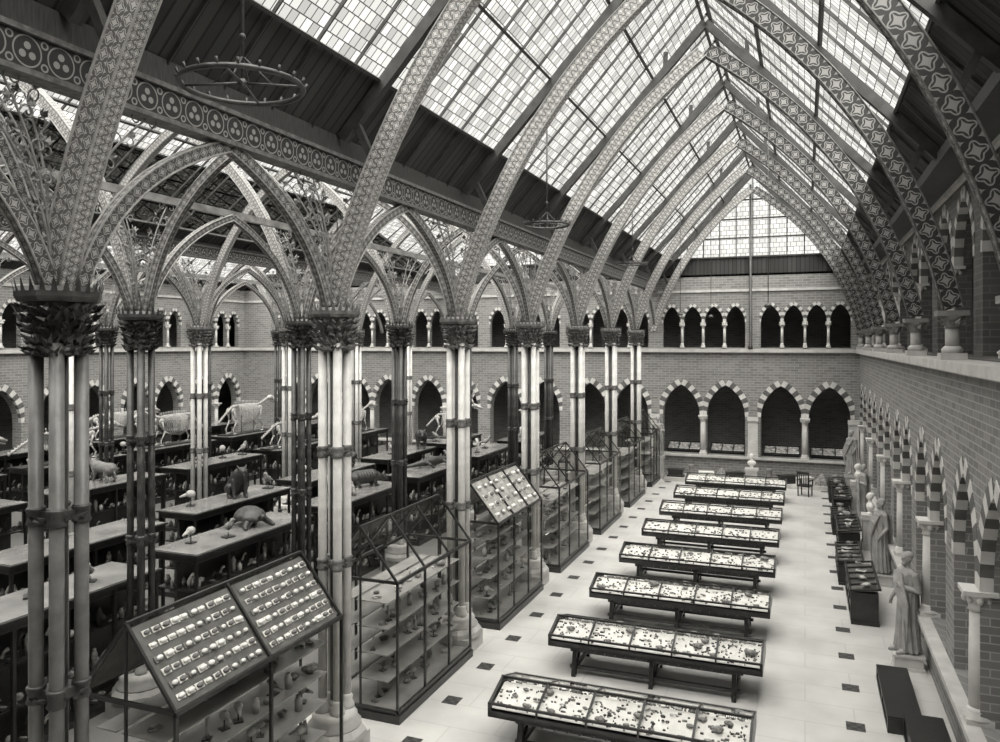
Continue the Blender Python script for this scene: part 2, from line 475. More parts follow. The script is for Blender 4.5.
def wall_side(name, org, sd, nd, length, lower, upper, rz, ru=(0.45, UZS, UZA), ringu=None, pu=None, course=8.95, uo=0.0, um=None, poff=0.55):
    arcade_wall(name, org, sd, nd, length, [(c, LHW, 1.1, LZS, LZA) for c in lower], 0, 6.05, 0.55, BRICK)
    o = Vector(org); s = Vector(sd); n = Vector(nd); ou = o-n*uo
    arcade_wall(name, ou, sd, nd, length, [(c, ru[0], UB, ru[1], ru[2]) for c in upper], 6.05, EZ, 0.3, um or BRICK)
    for c in lower:
        p = o+s*c+Vector((0,0,LZS))
        if -80 < proj(*p)[0] < 1100:
            t = trim(RING_L, 'pointed arch ring of alternating pale and dark voussoirs'); t.location = p; t.rotation_euler = (0,0,rz)
    for c in upper:
        p = ou+s*c+Vector((0,0,ru[1]))
        if -80 < proj(*p)[0] < 1100:
            t = trim(ringu or RING_U, 'small pointed gallery arch ring in pale stone'); t.location = p; t.rotation_euler = (0,0,rz)
    def posts(og, cs, proto, z, off, nn):
        for a, b in zip(cs, cs[1:]):
            if b-a < 2.2*off:
                p = og+s*((a+b)/2)+n*nn+Vector((0,0,z))
                if -80 < proj(*p)[0] < 1100: put(proto, p)
    posts(o, lower, protoL, 1.1, 1.02, 0.0)
    posts(ou, upper, pu or protoU, UB, poff, 0.0)
    for (og, z, hgt, dp) in ((ou, 6.05, 0.16, 0.2+uo), (o, 1.0, 0.10, 0.22), (ou, course, 0.12, 0.08)):
        mb = MB(); a = og+Vector((0,0,z)); p = [a, a+s*length, a+s*length+n*dp, a+n*dp]
        q = [x+Vector((0,0,hgt)) for x in p]
        mb.add(p+q, [(0,1,2,3),(7,6,5,4),(0,4,5,1),(1,5,6,2),(2,6,7,3),(3,7,4,0)])
        trim(mb.mesh('ledge', STONE), 'projecting pale stone string course along the wall')

def centres(y_cols, offs):
    return [c for y in y_cols for c in [y+o for o in offs]]
ycols = [5.8+BAY*i for i in range(-1, 7)]
lo = [y-Y0 for y in centres(ycols, (1.3, 3.4))]
up = [y-Y0 for y in centres(ycols, (0.85, 1.85, 2.85, 3.85))]
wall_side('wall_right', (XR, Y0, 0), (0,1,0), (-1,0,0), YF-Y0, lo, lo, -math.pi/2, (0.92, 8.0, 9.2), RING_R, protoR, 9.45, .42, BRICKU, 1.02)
wall_side('wall_left', (XL, Y0, 0), (0,1,0), (1,0,0), YF-Y0, lo, up, math.pi/2)
lc = []; uc = []
xs = [-6.9+4.6*k for k in range(-5, 2)]
for x in xs:
    if x+3.4 < XR+0.1 and x+1.1 > XL+0.3:
        lc += [x+1.25-XL, x+3.35-XL]; uc += [x+0.8-XL, x+1.8-XL, x+2.8-XL, x+3.8-XL]
wall_side('wall_back', (XL, YF, 0), (1,0,0), (0,-1,0), XR-XL+.45, sorted(lc), sorted(uc), 0)

def boxobj(name, b, mat, label=None):
    mb = MB(); mb.box(*b); me = mb.mesh(name, mat)
    if name.startswith('trim'): return trim(me, label)
    return struct(name, me)
boxobj('wall_right', (XR+3.5, XR+3.7, Y0, YF+3.7, 0, EZ), BRICKD)
boxobj('wall_left', (XL-3.7, XL-3.5, Y0, YF+3.7, 0, EZ), BRICKD)
boxobj('wall_back', (XL-3.7, XR+3.7, YF+3.5, YF+3.7, 0, EZ), BRICKD)
boxobj('wall_front', (XL-3.7, XR+3.7, Y0-0.2, Y0, 0, 15), BRICK)
boxobj('floor', (XL-3.7, XR+3.7, Y0, YF+3.7, -0.2, 0), FLOOR)
for b in ((XR+.35, XR+3.5, Y0, YF+3.5, 5.75, 6.0), (XL-3.5, XL-.35, Y0, YF+3.5, 5.75, 6.0), (XL-3.5, XR+3.5, YF+.35, YF+3.5, 5.75, 6.0)):
    boxobj('floor', b, WOOD2)
for b in ((XR, XR+3.7, Y0, YF+3.7, EZ, EZ+.1), (XL-3.7, XL, Y0, YF+3.7, EZ, EZ+.1), (XL-3.7, XR+3.7, YF, YF+3.7, EZ, EZ+.1)):
    boxobj('ceiling', b, BOARD)
for x in (-6.9, -2.3, 2.05):
    mb = MB(); mb.box(x-.22, x+.22, YF-.12, YF-.001, 1.1, 3.0); mb.box(x-.24, x+.24, YF-.2, YF-.001, 2.8, 3.0); mb.box(x-.24, x+.24, YF-.2, YF-.001, 1.1, 1.25)
    trim(mb.mesh('pier', STONE_W), 'broad pale stone pier between the ground arches')

# ------------------------------------------------------------------ roofs
def slope(A, B, y0, y1, split):
    ax, az = A; bx, bz = B; sx, sz = ax+(bx-ax)*split, az+(bz-az)*split
    Lb = math.hypot(sx-ax, sz-az); Lg = math.hypot(bx-sx, bz-sz)
    mb = MB(); mb.add([(ax,y0,az),(ax,y1,az),(sx,y1,sz),(sx,y0,sz)], [(0,1,2,3)], 0, False, [[(y0,0),(y1,0),(y1,Lb),(y0,Lb)]])
    struct('ceiling', mb.mesh('boards', BOARD, False))
    mb = MB(); mb.add([(sx,y0,sz),(sx,y1,sz),(bx,y1,bz),(bx,y0,bz)], [(0,1,2,3)], 0, False, [[(y0,0),(y1,0),(y1,Lg),(y0,Lg)]])
    window(mb.mesh('glazing', GLAZE, False))
def roof(xa, xb, rz, split, y0, y1, np=3, nr=5, rw=.028, pw=.06):
    xc = (xa+xb)/2
    for e in (xa, xb):
        slope((e, EZ), (xc, rz), y0, y1, split)
        mb = MB(); dx, dz = xc-e, rz-EZ; L = math.hypot(dx, dz); nx, nz = (dz/L, -dx/L)
        if nz > 0: nx, nz = -nx, -nz
        y = y0+BAY/nr
        while y < y1:
            o = 0.04
            mb.beam((e+nx*o, y, EZ+nz*o), (xc+nx*o, y, rz+nz*o), rw, 0.05, 0, up=(nx,0,nz)); y += BAY/nr
        for i in range(np+1):
            f = split+(0.97-split)*i/np; o = 0.06
            px, pz = e+dx*f+nx*o, EZ+dz*f+nz*o
            mb.beam((px, y0, pz), (px, y1, pz), pw, 0.07, 0, up=(nx,0,nz))
        trim(mb.mesh('rafters', WOOD2), 'dark timber rafters and purlins under the roof glazing')
roof(XN, XR, RZ, 0.17, Y0, YF, 3, 5, .024, .05)
roof(-18.2, XN, 13.8, 0.08, Y0, YF, 2, 4)
roof(XL, -18.2, 14.4, 0.08, Y0, YF, 3, 4)
def gable(xa, xb, rz):
    xc = (xa+xb)/2; mb = MB()
    z1 = 10.6; f = (z1-EZ)/(rz-EZ); xl = xa+(xc-xa)*f; xr = xb+(xc-xb)*f
    mb.add([(xa,YF,EZ),(xb,YF,EZ),(xr,YF,z1),(xl,YF,z1)], [(0,1,2,3)], 0, False, [[(xa,0),(xb,0),(xr,1),(xl,1)]])
    struct('wall_back', mb.mesh('gable', BOARD, False))
    g = MB(); g.add([(xl,YF,z1),(xr,YF,z1),(xc,YF,rz)], [(0,1,2)], 0, False, [[(xl,z1),(xr,z1),(xc,rz)]])
    window(g.mesh('gable_glass', GLAZE2, False), 'triangular gable window of white glass with dark bars')
    b = MB(); n = 10
    for i in range(1, n):
        x = xl+(xr-xl)*i/n; zt = rz-(rz-z1)*abs(x-xc)/(xr-xc)
        b.beam((x,YF-.05,z1),(x,YF-.05,zt), 0.04, 0.05)
    for z in (z1, z1+.9, z1+1.8, z1+2.7):
        w = (xr-xc)*(rz-z)/(rz-z1); b.beam((xc-w,YF-.06,z),(xc+w,YF-.06,z), 0.06, 0.07)
    b.beam((xl,YF-.08,z1),(xc,YF-.08,rz),.12,.2); b.beam((xr,YF-.08,z1),(xc,YF-.08,rz),.12,.2)
    trim(b.mesh('gable_bars', WOOD2), 'dark bars of the gable window')
gable(XN, XR, RZ); gable(-18.2, XN, 13.8); gable(XL, -18.2, 14.4)

# ------------------------------------------------------------------ ribs
def bez(p0, p1, p2, n=18, t0=0.0):
    r = []
    for i in range(n+1):
        t = t0+(1-t0)*i/n
        r.append(((1-t)**2*p0[0]+2*t*(1-t)*p1[0]+t*t*p2[0], (1-t)**2*p0[1]+2*t*(1-t)*p1[1]+t*t*p2[1]))
    return r
AP = 13.6
def half_arch(right):
    rb = MB(); ed = MB()
    P = bez((-4.5, 7.05), (-3.62, 11.05) if right else (-3.36, 11.05), (0, AP), 24)
    if right: P = [(-x, z) for x, z in P][::-1]
    inn, out = rb.rib(P, 0.19, 0.30, 'X')
    for ring in (inn, out):
        for o in (-.1, .1): ed.tube([(q.x, o, q.y) for q in ring], 0.015, 5)
    return rb.mesh('rib', LACER if right else LACE), ed.mesh('rib_edge', IRONM if right else IRONL)  # right half: shade is painted in with darker rib and edge materials
R1, E1 = half_arch(False); R2, E2 = half_arch(True)
truss = MB()
for s in (-1, 1):
    truss.beam((s*4.45,0,EZ+.0),(0,0,RZ-.35),.14,.18)
    for (a, b) in (((3.9,9.2),(4.3,9.7)), ((1.0,13.2),(1.0,13.6))):
        truss.beam((s*a[0],0,a[1]+.1),(s*b[0]*.98,0,b[1]+.25),.10,.10)
truss = truss.mesh('truss', WOOD2)
first = None
for y in YS:
    if first is None:
        t = thing('roof_arch', 'pointed iron roof arch with stencilled leaf pattern spanning the nave', 'roof arch', (XC, y, 0), group='nave roof arches')
        part(t, 'rib', R1); part(t, 'rib', R2, label='rib with star stencils, shade painted into its darker colours'); part(t, 'edge_moulding', E1); part(t, 'edge_moulding', E2); part(t, 'rafter', truss); first = t
    else: clone(first, (XC, y-(.25 if y > 38 else 0), 0))

def small_arch(half, z0, apex, w, d, plane, mat):
    H = apex-z0; rb = MB(); ed = MB()
    L = bez((-half, z0), (-half*.80, z0+H*.68), (0, apex), 12); R = [(-x, z) for x, z in L][::-1]
    for pts in (L, R):
        inn, out = rb.rib(pts, w, d, plane)
        for ring in (inn, out):
            for o in (-w/2, w/2):
                ed.tube([((q.x, o, q.y) if plane == 'X' else (o, q.x, q.y)) for q in ring], 0.014, 4)
    return rb.mesh('rib', mat), ed.mesh('rib_edge', IRONL)
def arch_run(xs_ys, half, apex, w, d, plane, mat, label, group):
    rb, ed = small_arch(half, 7.05, apex, w, d, plane, mat); base = None
    for (x, y) in xs_ys:
        if base is None:
            base = thing('aisle_arch', label, 'arch', (x, y, 0), group=group); part(base, 'rib', rb); part(base, 'edge_moulding', ed)
        else: clone(base, (x, y, 0))
def vis(x, y, z=8, m=-160): return m < proj(x, y, z)[0] < 1150
mids = [(a+b)/2 for a, b in zip(YS, YS[1:])]
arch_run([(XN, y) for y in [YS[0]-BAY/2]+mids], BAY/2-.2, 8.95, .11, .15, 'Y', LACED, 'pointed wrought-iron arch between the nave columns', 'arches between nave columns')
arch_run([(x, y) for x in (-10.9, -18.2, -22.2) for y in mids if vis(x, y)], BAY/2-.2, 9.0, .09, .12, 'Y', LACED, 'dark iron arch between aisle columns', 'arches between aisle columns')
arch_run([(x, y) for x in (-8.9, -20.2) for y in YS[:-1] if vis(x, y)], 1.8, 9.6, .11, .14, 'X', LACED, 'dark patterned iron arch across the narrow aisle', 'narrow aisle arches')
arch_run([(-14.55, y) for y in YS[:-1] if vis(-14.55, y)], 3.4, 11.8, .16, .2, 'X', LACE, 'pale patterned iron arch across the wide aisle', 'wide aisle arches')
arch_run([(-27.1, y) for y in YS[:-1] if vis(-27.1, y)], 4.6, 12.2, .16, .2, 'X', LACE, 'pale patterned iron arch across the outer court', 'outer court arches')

def frieze(x, y0, y1, h0=9.07, h1=9.43, w=.16, mat=TREF):
    mb = MB(); d = h1-h0
    for xx in (x-w/2, x+w/2):
        mb.add([(xx,y0,h0),(xx,y1,h0),(xx,y1,h1),(xx,y0,h1)], [(0,1,2,3)], 0, False, [[(y0/d,0),(y1/d,0),(y1/d,1),(y0/d,1)]])
    mb.add([(x-w/2,y0,h0),(x-w/2,y1,h0),(x+w/2,y1,h0),(x+w/2,y0,h0)], [(0,1,2,3)], 1)
    mb.add([(x-w/2,y0,h1),(x-w/2,y1,h1),(x+w/2,y1,h1),(x+w/2,y0,h1)], [(0,1,2,3)], 1)
    for z in (h0-.03, h1): mb.box(x-w/2-.05, x+w/2+.05, y0, y1, z-.02, z+.035, 1)
    trim(mb.mesh('frieze', [mat, IRONM], False), 'iron frieze beam of pierced trefoil roundels above the columns')
    mb = MB(); mb.box(x-.08, x+.08, y0, y1, h1+.04, EZ+.05); trim(mb.mesh('plate', WOOD2), 'dark timber wall plate under the roof boards')
frieze(XN, Y0, YF)
mb = MB(); mb.box(XR-.2, XR+.45, Y0, YF, 9.55, EZ+.05); trim(mb.mesh('plate', WOOD2), 'dark timber wall plate above the gallery arches')
frieze(-18.2, Y0, YF, 9.3, 9.62)
for x in (-10.9, -22.2):
    m = MB(); m.beam((x, Y0, 9.12), (x, YF, 9.12), .08, .14)
    trim(m.mesh('girder', FOLM), 'slim iron girder above the aisle columns')

# ------------------------------------------------------------------ clustered columns
def leaf(mb, p, d, L, w, mi=0):
    d = Vector(d).normalized(); p = Vector(p); s = d.cross(Vector((random.uniform(-1,1),random.uniform(-1,1),.3))).normalized()
    n = s.cross(d)*0.25*L
    mb.add([p, p+d*L*.45+s*w+n*.4, p+d*L+n*-.3, p+d*L*.45-s*w+n*.4, p+d*L*.45+n], [(0,1,4),(1,2,4),(2,3,4),(3,0,4)], mi)
def foliage_mesh(mat):
    mb = MB()
    for (dx, dy, reach) in ((0,1,1.5),(0,-1,1.5),(-1,0,1.1)):
        H = Vector((dx, dy, 0))
        for k, f in enumerate((0.66, 0.34)):
            pts = []; n = 12
            for i in range(n+1):
                t = i/n; o = .08+reach*f*(t**2.0); pts.append(H*o+Vector((0,0,.02+1.92*t**.9)))
            mb.tube(pts, [.018-.006*i/n for i in range(n+1)], 5)
            for i in range(2, n+1, 2):
                p = pts[i]; R = .035+.06*i/n
                for sg in (-1, 1):
                    c = p+H*sg*(R+.012)
                    mb.tube([c+(H*(-sg)*math.cos(q)+Vector((0,0,1))*math.sin(q))*R*(1-q/9.5) for q in [.6*j for j in range(11)]], .010, 4)
                    for q in (.2, 1.0): leaf(mb, c+Vector((0,0,R*.7)), H*sg*q+Vector((0,0,.7)), .12, .035)
    return mb.mesh('foliage', mat, False)
FOL_A = foliage_mesh(FOLM)
def column_proto(name, label, group, off, r, smat, capmat, fol, stone):
    t = thing(name, label, 'column', group=group)
    p = MB(); p.box(-.40,.40,-.40,.40,0,.32); p.lathe([(.50,.32),(.50,.42),(.44,.5)], 8, sm=False, ph=math.pi/8)
    part(t, 'plinth', p.mesh('plinth', stone))
    b = MB(); b.lathe([(.40,.48),(.42,.54),(.34,.60),(.36,.66),(.30,.74)], 16)
    for sx in (-1, 1):
        for sy in (-1, 1): b.lathe([(r*1.7,.72),(r*1.7,.80),(r*1.2,.86),(r*1.35,.92),(r,.96)], 12, (sx*off, sy*off, 0))
    part(t, 'base', b.mesh('base', stone))
    s = MB(); s.lathe([(r,.9),(r,6.5)], 14); sme = s.mesh('shaft', smat)
    for sx in (-1, 1):
        for sy in (-1, 1): part(t, 'shaft', sme, (sx*off, sy*off, 0))
    c = MB(); c.lathe([(off*.55,.9),(off*.55,6.5)], 8); part(t, 'core', c.mesh('core', IRON))
    bd = MB()
    for sx in (-1, 1):
        for sy in (-1, 1): bd.lathe([(r*1.15,-.09),(r*1.4,-.07),(r*1.15,-.03),(r*1.15,.03),(r*1.4,.07),(r*1.15,.09)], 12, (sx*off, sy*off, 0))
    bd.lathe([(off*1.5,-.05),(off*1.5,.05)], 4, sm=False, ph=math.pi/4)
    for k in range(14):
        a = k*math.pi/7; leaf(bd, (math.cos(a)*off*1.25, math.sin(a)*off*1.25, -.06), (math.cos(a), math.sin(a), .8), .15, .03)
    bme = bd.mesh('band', capmat)
    part(t, 'iron_band', bme, (0,0,3.05)); part(t, 'iron_band', bme, (0,0,4.8))
    cp = MB(); cp.lathe([(off+r+.03,6.38),(off+r+.06,6.43),(off+r-.01,6.48),(off+r+.0,6.62),(off+r+.08,6.84),(off+r+.13,6.92)], 16)
    cp.lathe([(.37,6.90),(.40,6.95),(.40,7.0),(.36,7.05)], 8, sm=False, ph=math.pi/8)
    for ringz, n, rr, L in ((6.36,14,off+r-.0,.2),(6.47,14,off+r-.0,.2),(6.58,16,off+r+.02,.2),(6.69,18,off+r+.05,.18),(6.80,20,off+r+.09,.15)):
        for k in range(n):
            a = 2*math.pi*(k+.5*(int(ringz*10) % 2))/n
            for q in (-.6, 0, .6):
                leaf(cp, (math.cos(a)*rr, math.sin(a)*rr, ringz), (math.cos(a+q)*.75, math.sin(a+q)*.75, .6+.3*q), L*(1 if q == 0 else .8), .03)
    for k in range(24):
        a = 2*math.pi*k/24; x, y = math.cos(a)*.385, math.sin(a)*.385
        cp.add([(x-.03*math.sin(a),y+.03*math.cos(a),7.0),(x+.03*math.sin(a),y-.03*math.cos(a),7.0),(x*1.08,y*1.08,7.14)], [(0,1,2)])
    part(t, 'capital', cp.mesh('capital', capmat, False))
    part(t, 'iron_foliage', fol, (0,0,7.05))
    return t
pN = column_proto('clustered_column', 'cluster of pale painted shafts with dark leafy capital beside the nave', 'nave columns', .135, .070, PAINT, IRONM, FOL_A, STONE)
pD = column_proto('clustered_column', 'cluster of dark iron shafts with leafy capital in the aisle', 'dark aisle columns', .12, .058, IRON, IRON, FOL_A, STONE_G)
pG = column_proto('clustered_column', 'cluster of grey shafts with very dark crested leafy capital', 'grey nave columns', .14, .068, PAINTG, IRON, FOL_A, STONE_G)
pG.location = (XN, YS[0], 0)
pW = clone(pN); pW['label'] = 'pale clustered column with leafy capital between aisle cases'; pW['group'] = 'pale aisle columns'
def place_all(proto, pts):
    for i, p in enumerate(pts):
        if i == 0: proto.location = (p[0], p[1], 0)
        else: clone(proto, (p[0], p[1], 0))
place_all(pN, [(XN, y) for y in YS[1:-1]])
place_all(pD, [(x, y) for x in (-10.9, -22.2) for y in YS[:-1] if vis(x, y, 5)])
place_all(pW, [(-18.2, y) for y in YS[:-1] if vis(-18.2, y, 5)])
sh = None
for y in YS[1:]:
    yy = y-(.3 if y > 38 else 0)
    if sh is None:
        sh = thing('wall_shaft', 'short stone shaft with dark capital on ledge carrying roof arch', 'column', (2.34, yy, 6.21), group='short wall shafts')
        m = MB(); m.box(-.2,.2,-.18,.18,0,.12); m.lathe([(.16,.12),(.17,.18),(.12,.24)], 12); part(sh, 'base', m.mesh('b', STONE))
        m = MB(); m.lathe([(.11,.22),(.11,.56)], 14); part(sh, 'shaft', m.mesh('s', STONE))
        m = MB(); m.lathe([(.13,.54),(.12,.58),(.15,.66),(.22,.76)], 14); m.box(-.25,.23,-.2,.2,.75,.84)
        for k in range(10):
            a = k*math.pi/5; leaf(m, (math.cos(a)*.12, math.sin(a)*.12, .58), (math.cos(a), math.sin(a), .9), .18, .05)
        part(sh, 'capital', m.mesh('c', STONE_G, False))
    else: clone(sh, (2.34, yy, 6.21))

# ------------------------------------------------------------------ specimens
def lump(seed, r, squash=.6, seg=8):
    mb = MB(); mb.ball((0,0,0), (r, r*.75, r*squash), seg, 6); vs = []
    for v in mb.v:
        p = Vector(v); k = 1+.45*noise.noise(p*(1.6/r)+Vector((seed*7.1,0,0))); vs.append(tuple(p*k))
    zmin = min(v[2] for v in vs); mb.v = [(a, b, c-zmin) for a, b, c in vs]
    return mb
SPM = []
for i in range(4): SPM.append(lump(i, .10+.02*i, .5).mesh('lump', MID))
for i in range(2):
    mb = MB(); pts = [(0.11*math.cos(t*.55)*(1-t/14), .11*math.sin(t*.55)*(1-t/14), .035) for t in range(13)]
    mb.tube(pts, [.035*(1-t/15) for t in range(13)], 6); SPM.append(mb.mesh('shell', MID if i else BONE))
for i in range(2):
    mb = MB(); mb.box(-.11,.11,-.08,.08,0,.012, 0)
    for k in range(5): mb.tube([(-.08+.04*k,-.05,.018),(-.07+.04*k,.0,.022),(-.085+.04*k,.05,.018)], .008, 5, 1)
    mb.tube([(-.09,0,.018),(.09,.01*i,.018)], .009, 5, 1)
    SPM.append(mb.mesh('tablet', [MID if i else WHITE, WHITE if i else MID]))
# upright mounts for the shelves
UPM = []
mb = MB(); mb.box(-.05,.05,-.05,.05,0,.015,1); mb.tube([(0,0,.01),(0,0,.12)], .008, 5, 1); mb.ball((0,0,.16), (.05,.065,.05), 8, 6); mb.tube([(0,-.05,.15),(0,-.14,.12)], [.03,.012], 6); UPM.append(mb.mesh('skull', [BONE, WOOD]))
mb = MB(); mb.box(-.05,.05,-.05,.05,0,.015,1); mb.tube([(0,0,.01),(.01,0,.15),(-.01,.01,.28)], [.025,.015,.03], 7); UPM.append(mb.mesh('bone', [BONE, WOOD]))
mb = MB(); mb.box(-.06,.06,-.05,.05,0,.015,1); mb.tube([(0,0,.01),(0,0,.06)], .006, 5, 1); mb.tube([(0,.07,.10),(0,0,.12),(0,-.06,.16),(0,-.08,.21)], [.01,.045,.03,.022], 8); mb.tube([(0,-.08,.21),(0,-.13,.205)], [.014,.003], 5); mb.tube([(0,.05,.11),(0,.15,.08)], [.02,.006], 5); UPM.append(mb.mesh('bird', [MID, WOOD]))
mb = MB(); mb.lathe([(.045,0),(.05,.14),(.03,.17),(.035,.2)], 10); UPM.append(mb.mesh('jar', [LININGB]))
CARD = []
for i in range(3):
    mb = MB(); mb.box(-.034,.034,-.052,.052,0,.006, 0); mb.ball((0,0,.02), (.026,.040+.005*i,.024), 8, 6, 1)
    CARD.append(mb.mesh('card', [[HIDE2, WHITE, WHITE][i], [WHITE, HIDE2, WHITE][i]]))

# ------------------------------------------------------------------ bench tables in the nave
def bench_parts(L=4.0, W=1.24):
    hx, hy = L/2, W/2; fr = MB()
    z0, ze, zr = .56, .76, .96
    fr.box(-hx, hx, -hy, hy, z0, z0+.04)
    for y in (-hy, hy-.03): fr.box(-hx, hx, y, y+.03, z0, .66)
    for k, x in enumerate((-hx, hx-.05)):
        fr.box(x, x+.05, -hy, hy, z0, ze)
    n = 5
    for i in range(n+1):
        x = -hx+.02+(L-.04)*i/n
        for s in (-1, 1):
            fr.beam((x, s*(hy-.02), ze+.01), (x, 0, zr), .035, .03); fr.beam((x, s*(hy-.02), .6), (x, s*(hy-.02), ze), .035, .03)
    fr.beam((-hx,0,zr),(hx,0,zr), .04, .035)
    for s in (-1, 1): fr.beam((-hx,s*(hy-.02),ze+.01),(hx,s*(hy-.02),ze+.01), .04, .035)
    for x in (-hx, hx-.03):
        fr.add([(x,-hy,ze),(x,hy,ze),(x,0,zr),(x+.03,-hy,ze),(x+.03,hy,ze),(x+.03,0,zr)], [(0,1,2),(5,4,3),(0,3,4,1),(1,4,5,2),(2,5,3,0)])
    lg = MB()
    for s in (-1, 1):
        lg.beam((0, s*(hy-.08), 0), (0, s*(hy-.22), .58), .08, .10)
        lg.beam((0, s*(hy-.12), .12), (0, -s*(hy-.25), .54), .05, .05)
    lg.beam((0,-hy+.12,.14),(0,hy-.12,.14),.06,.07)
    st = MB()
    for s in (-1, 1):
        st.box(-hx+.4, hx-.4, s*.40-.03, s*.40+.03, .44, .52)
        st.box(-hx+.4, hx-.4, s*.42-.03, s*.42+.03, .12, .18)
    for i in range(16):
        x = -hx+.5+(L-1)*i/15; st.box(x-.02, x+.02, -hy+.04, hy-.04, .51, .56)
    tr = MB()
    for s in (-1, 1):
        tr.add([(-hx+.05,s*(hy-.04),.69),(hx-.05,s*(hy-.04),.69),(hx-.05,0,.87),(-hx+.05,0,.87)], [(0,1,2,3)])
    gl = MB()
    for s in (-1, 1):
        gl.add([(-hx,s*(hy-.01),ze+.015),(hx,s*(hy-.01),ze+.015),(hx,0,zr+.01),(-hx,0,zr+.01)], [(0,1,2,3)])
    return fr.mesh('frame', WOOD), lg.mesh('leg', WOOD), st.mesh('stretcher', WOOD), tr.mesh('tray', LINING, False), gl.mesh('glass', GLASS, False)
BP = bench_parts()
TB = [12.7+3.13*i for i in range(8)]
tproto = thing('display_table', 'long dark wooden display table with pitched glass top of fossils', 'display table', (-2.7, TB[0]-.6, 0), group='nave display tables')
part(tproto, 'frame', BP[0])
for x in (-1.5, 0, 1.5): part(tproto, 'leg', BP[1], (x, 0, 0))
part(tproto, 'stretcher', BP[2]); part(tproto, 'tray', BP[3]); part(tproto, 'glass_top', BP[4])
for i, yb in enumerate(TB):
    if i: clone(tproto, (-2.7, yb-.6, 0))
al = math.atan(.18/.58)
def bench_spot(s, f):
    return s*.58*(1-f), .69+.18*f+.004
def spec(me, name, label, loc, rot, group, sc=1.0):
    return solo(name, me, label, 'specimen', loc, rot, group, sc)
for i, yb in enumerate(TB[:4]):
    yc = yb-.6; n = (56, 46, 32, 24)[i]
    per = n//2
    for s in (-1, 1):
        for k in range(per):
            x = -2.7-1.85+3.7*(k+.5)/per+random.uniform(-.03,.03)
            f = (.18,.5,.78)[k % 3]
            y, z = bench_spot(s, f)
            spec(random.choice(SPM), 'fossil_specimen', 'small grey fossil lying on pale paper under glass', (x, yc+y, z), (s*al, 0, 0), 'fossils in the nave tables', random.uniform(.4,.75))
for i, yb in enumerate(TB):
    mb = MB(); cnt = 240 if i < 4 else 140
    for s in (-1, 1):
        for k in range(cnt):
            f = random.uniform(.04,.92); y, z = bench_spot(s, f); x = random.uniform(-1.93,1.93)
            w = random.uniform(.010,.026)*(1.5 if i > 3 else 1); q = random.random()
            if q < .5: mb.box(x-w*1.2, x+w*1.2, y-w*.7, y+w*.7, z-.01, z+.014, random.choice((0,1,2)))
            else: mb.ball((x, y, z+.005), (w, w*.8, .02), 5, 4, random.choice((0,0,1,2)))
    solo('specimen_scatter', mb.mesh('small', [MID, HIDE, LININGG]), 'many tiny specimens and labels scattered on the tray', 'specimens', (-2.7, yb-.6, 0), group='tiny specimens', kind='stuff')

# ------------------------------------------------------------------ tall gabled cases along the colonnade
def gable_case(y0, y1, filled, label):
    L = y1-y0; yc = (y0+y1)/2; hx = .75; t = thing('gabled_case', label, 'display case', (-7.2, yc, 0), group='gabled cases between columns')
    ze, zr = 2.4, 3.3; hl = L/2
    b = MB(); b.box(-hx-.03, hx+.03, -hl-.03, hl+.03, 0, .14); b.box(-hx, hx, -hl, hl, .14, .19); b.box(-hx+.03, hx-.03, -hl+.03, hl-.03, .19, .2, 1); part(t, 'plinth', b.mesh('plinth', [WOOD, SHELF]))
    f = MB(); n = 2 if filled == 2 else 3
    for i in range(n+1):
        y = -hl+L*i/n
        for s in (-1, 1):
            f.beam((s*(hx-.02),y,.14),(s*(hx-.02),y,ze), .04, .04); f.beam((s*(hx-.02),y,ze),(0,y,zr), .035, .035)
    for s in (-1, 1):
        for z in (.2, ze): f.beam((s*(hx-.02),-hl,z),(s*(hx-.02),hl,z), .045, .055)
    f.beam((0,-hl,zr),(0,hl,zr), .04, .04)
    for y in (-hl, hl):
        for z in (.2, ze): f.beam((-hx,y,z),(hx,y,z), .04, .05)
        f.beam((0,y,.14),(0,y,zr),.03,.03)
    part(t, 'frame', f.mesh('frame', WOOD))
    s = MB(); s.box(-.12, hx-.24, -hl+.05, hl-.05, 0, .016); s.box(-hx+.24, -.2, -hl+.05, hl-.05, 0, .016); sm = s.mesh('shelf', SHELF)
    for z in (.65, 1.1, 1.55, 2.0): part(t, 'shelf', sm, (0,0,z))
    g = MB()
    for s_ in (-1, 1):
        g.add([(s_*hx,-hl,.2),(s_*hx,hl,.2),(s_*hx,hl,ze),(s_*hx,-hl,ze)], [(0,1,2,3)])
        g.add([(s_*hx,-hl,ze),(s_*hx,hl,ze),(0,hl,zr+.02),(0,-hl,zr+.02)], [(0,1,2,3)])
    for y in (-hl, hl): g.add([(-hx,y,.2),(hx,y,.2),(hx,y,ze),(0,y,zr),(-hx,y,ze)], [(0,1,2,3,4)])
    part(t, 'glass_panes', g.mesh('glass', GLASS, False))
    if filled:
        p = MB()
        for s_ in (-1, 1):
            p.add([(s_*(hx-.06),-hl+.04,ze),(s_*(hx-.06),hl-.04,ze),(s_*.02,hl-.04,zr-.06),(s_*.02,-hl+.04,zr-.06)], [(0,1,2,3)])
        part(t, 'specimen_board', p.mesh('board', LININGG if filled == 2 else LININGB, False))
    return t
gc = []
for i, y in enumerate(YS[:-1]):
    a, b = (y+1.25, y+4.35) if i else (y+1.1, y+4.4)
    if i == 6: b = y+3.4
    filled = 2 if i == 0 else (1 if i == 2 else 0)
    lab = ('glazed case with pitched specimen boards of small white cards' if filled == 2 else
           'tall glazed case with pitched board of pale labels' if filled else 'tall dark-framed glass case with gabled glass top and shelves')
    gable_case(a, b, filled, lab); gc.append((a, b))
ga = math.atan((.84)/.67)
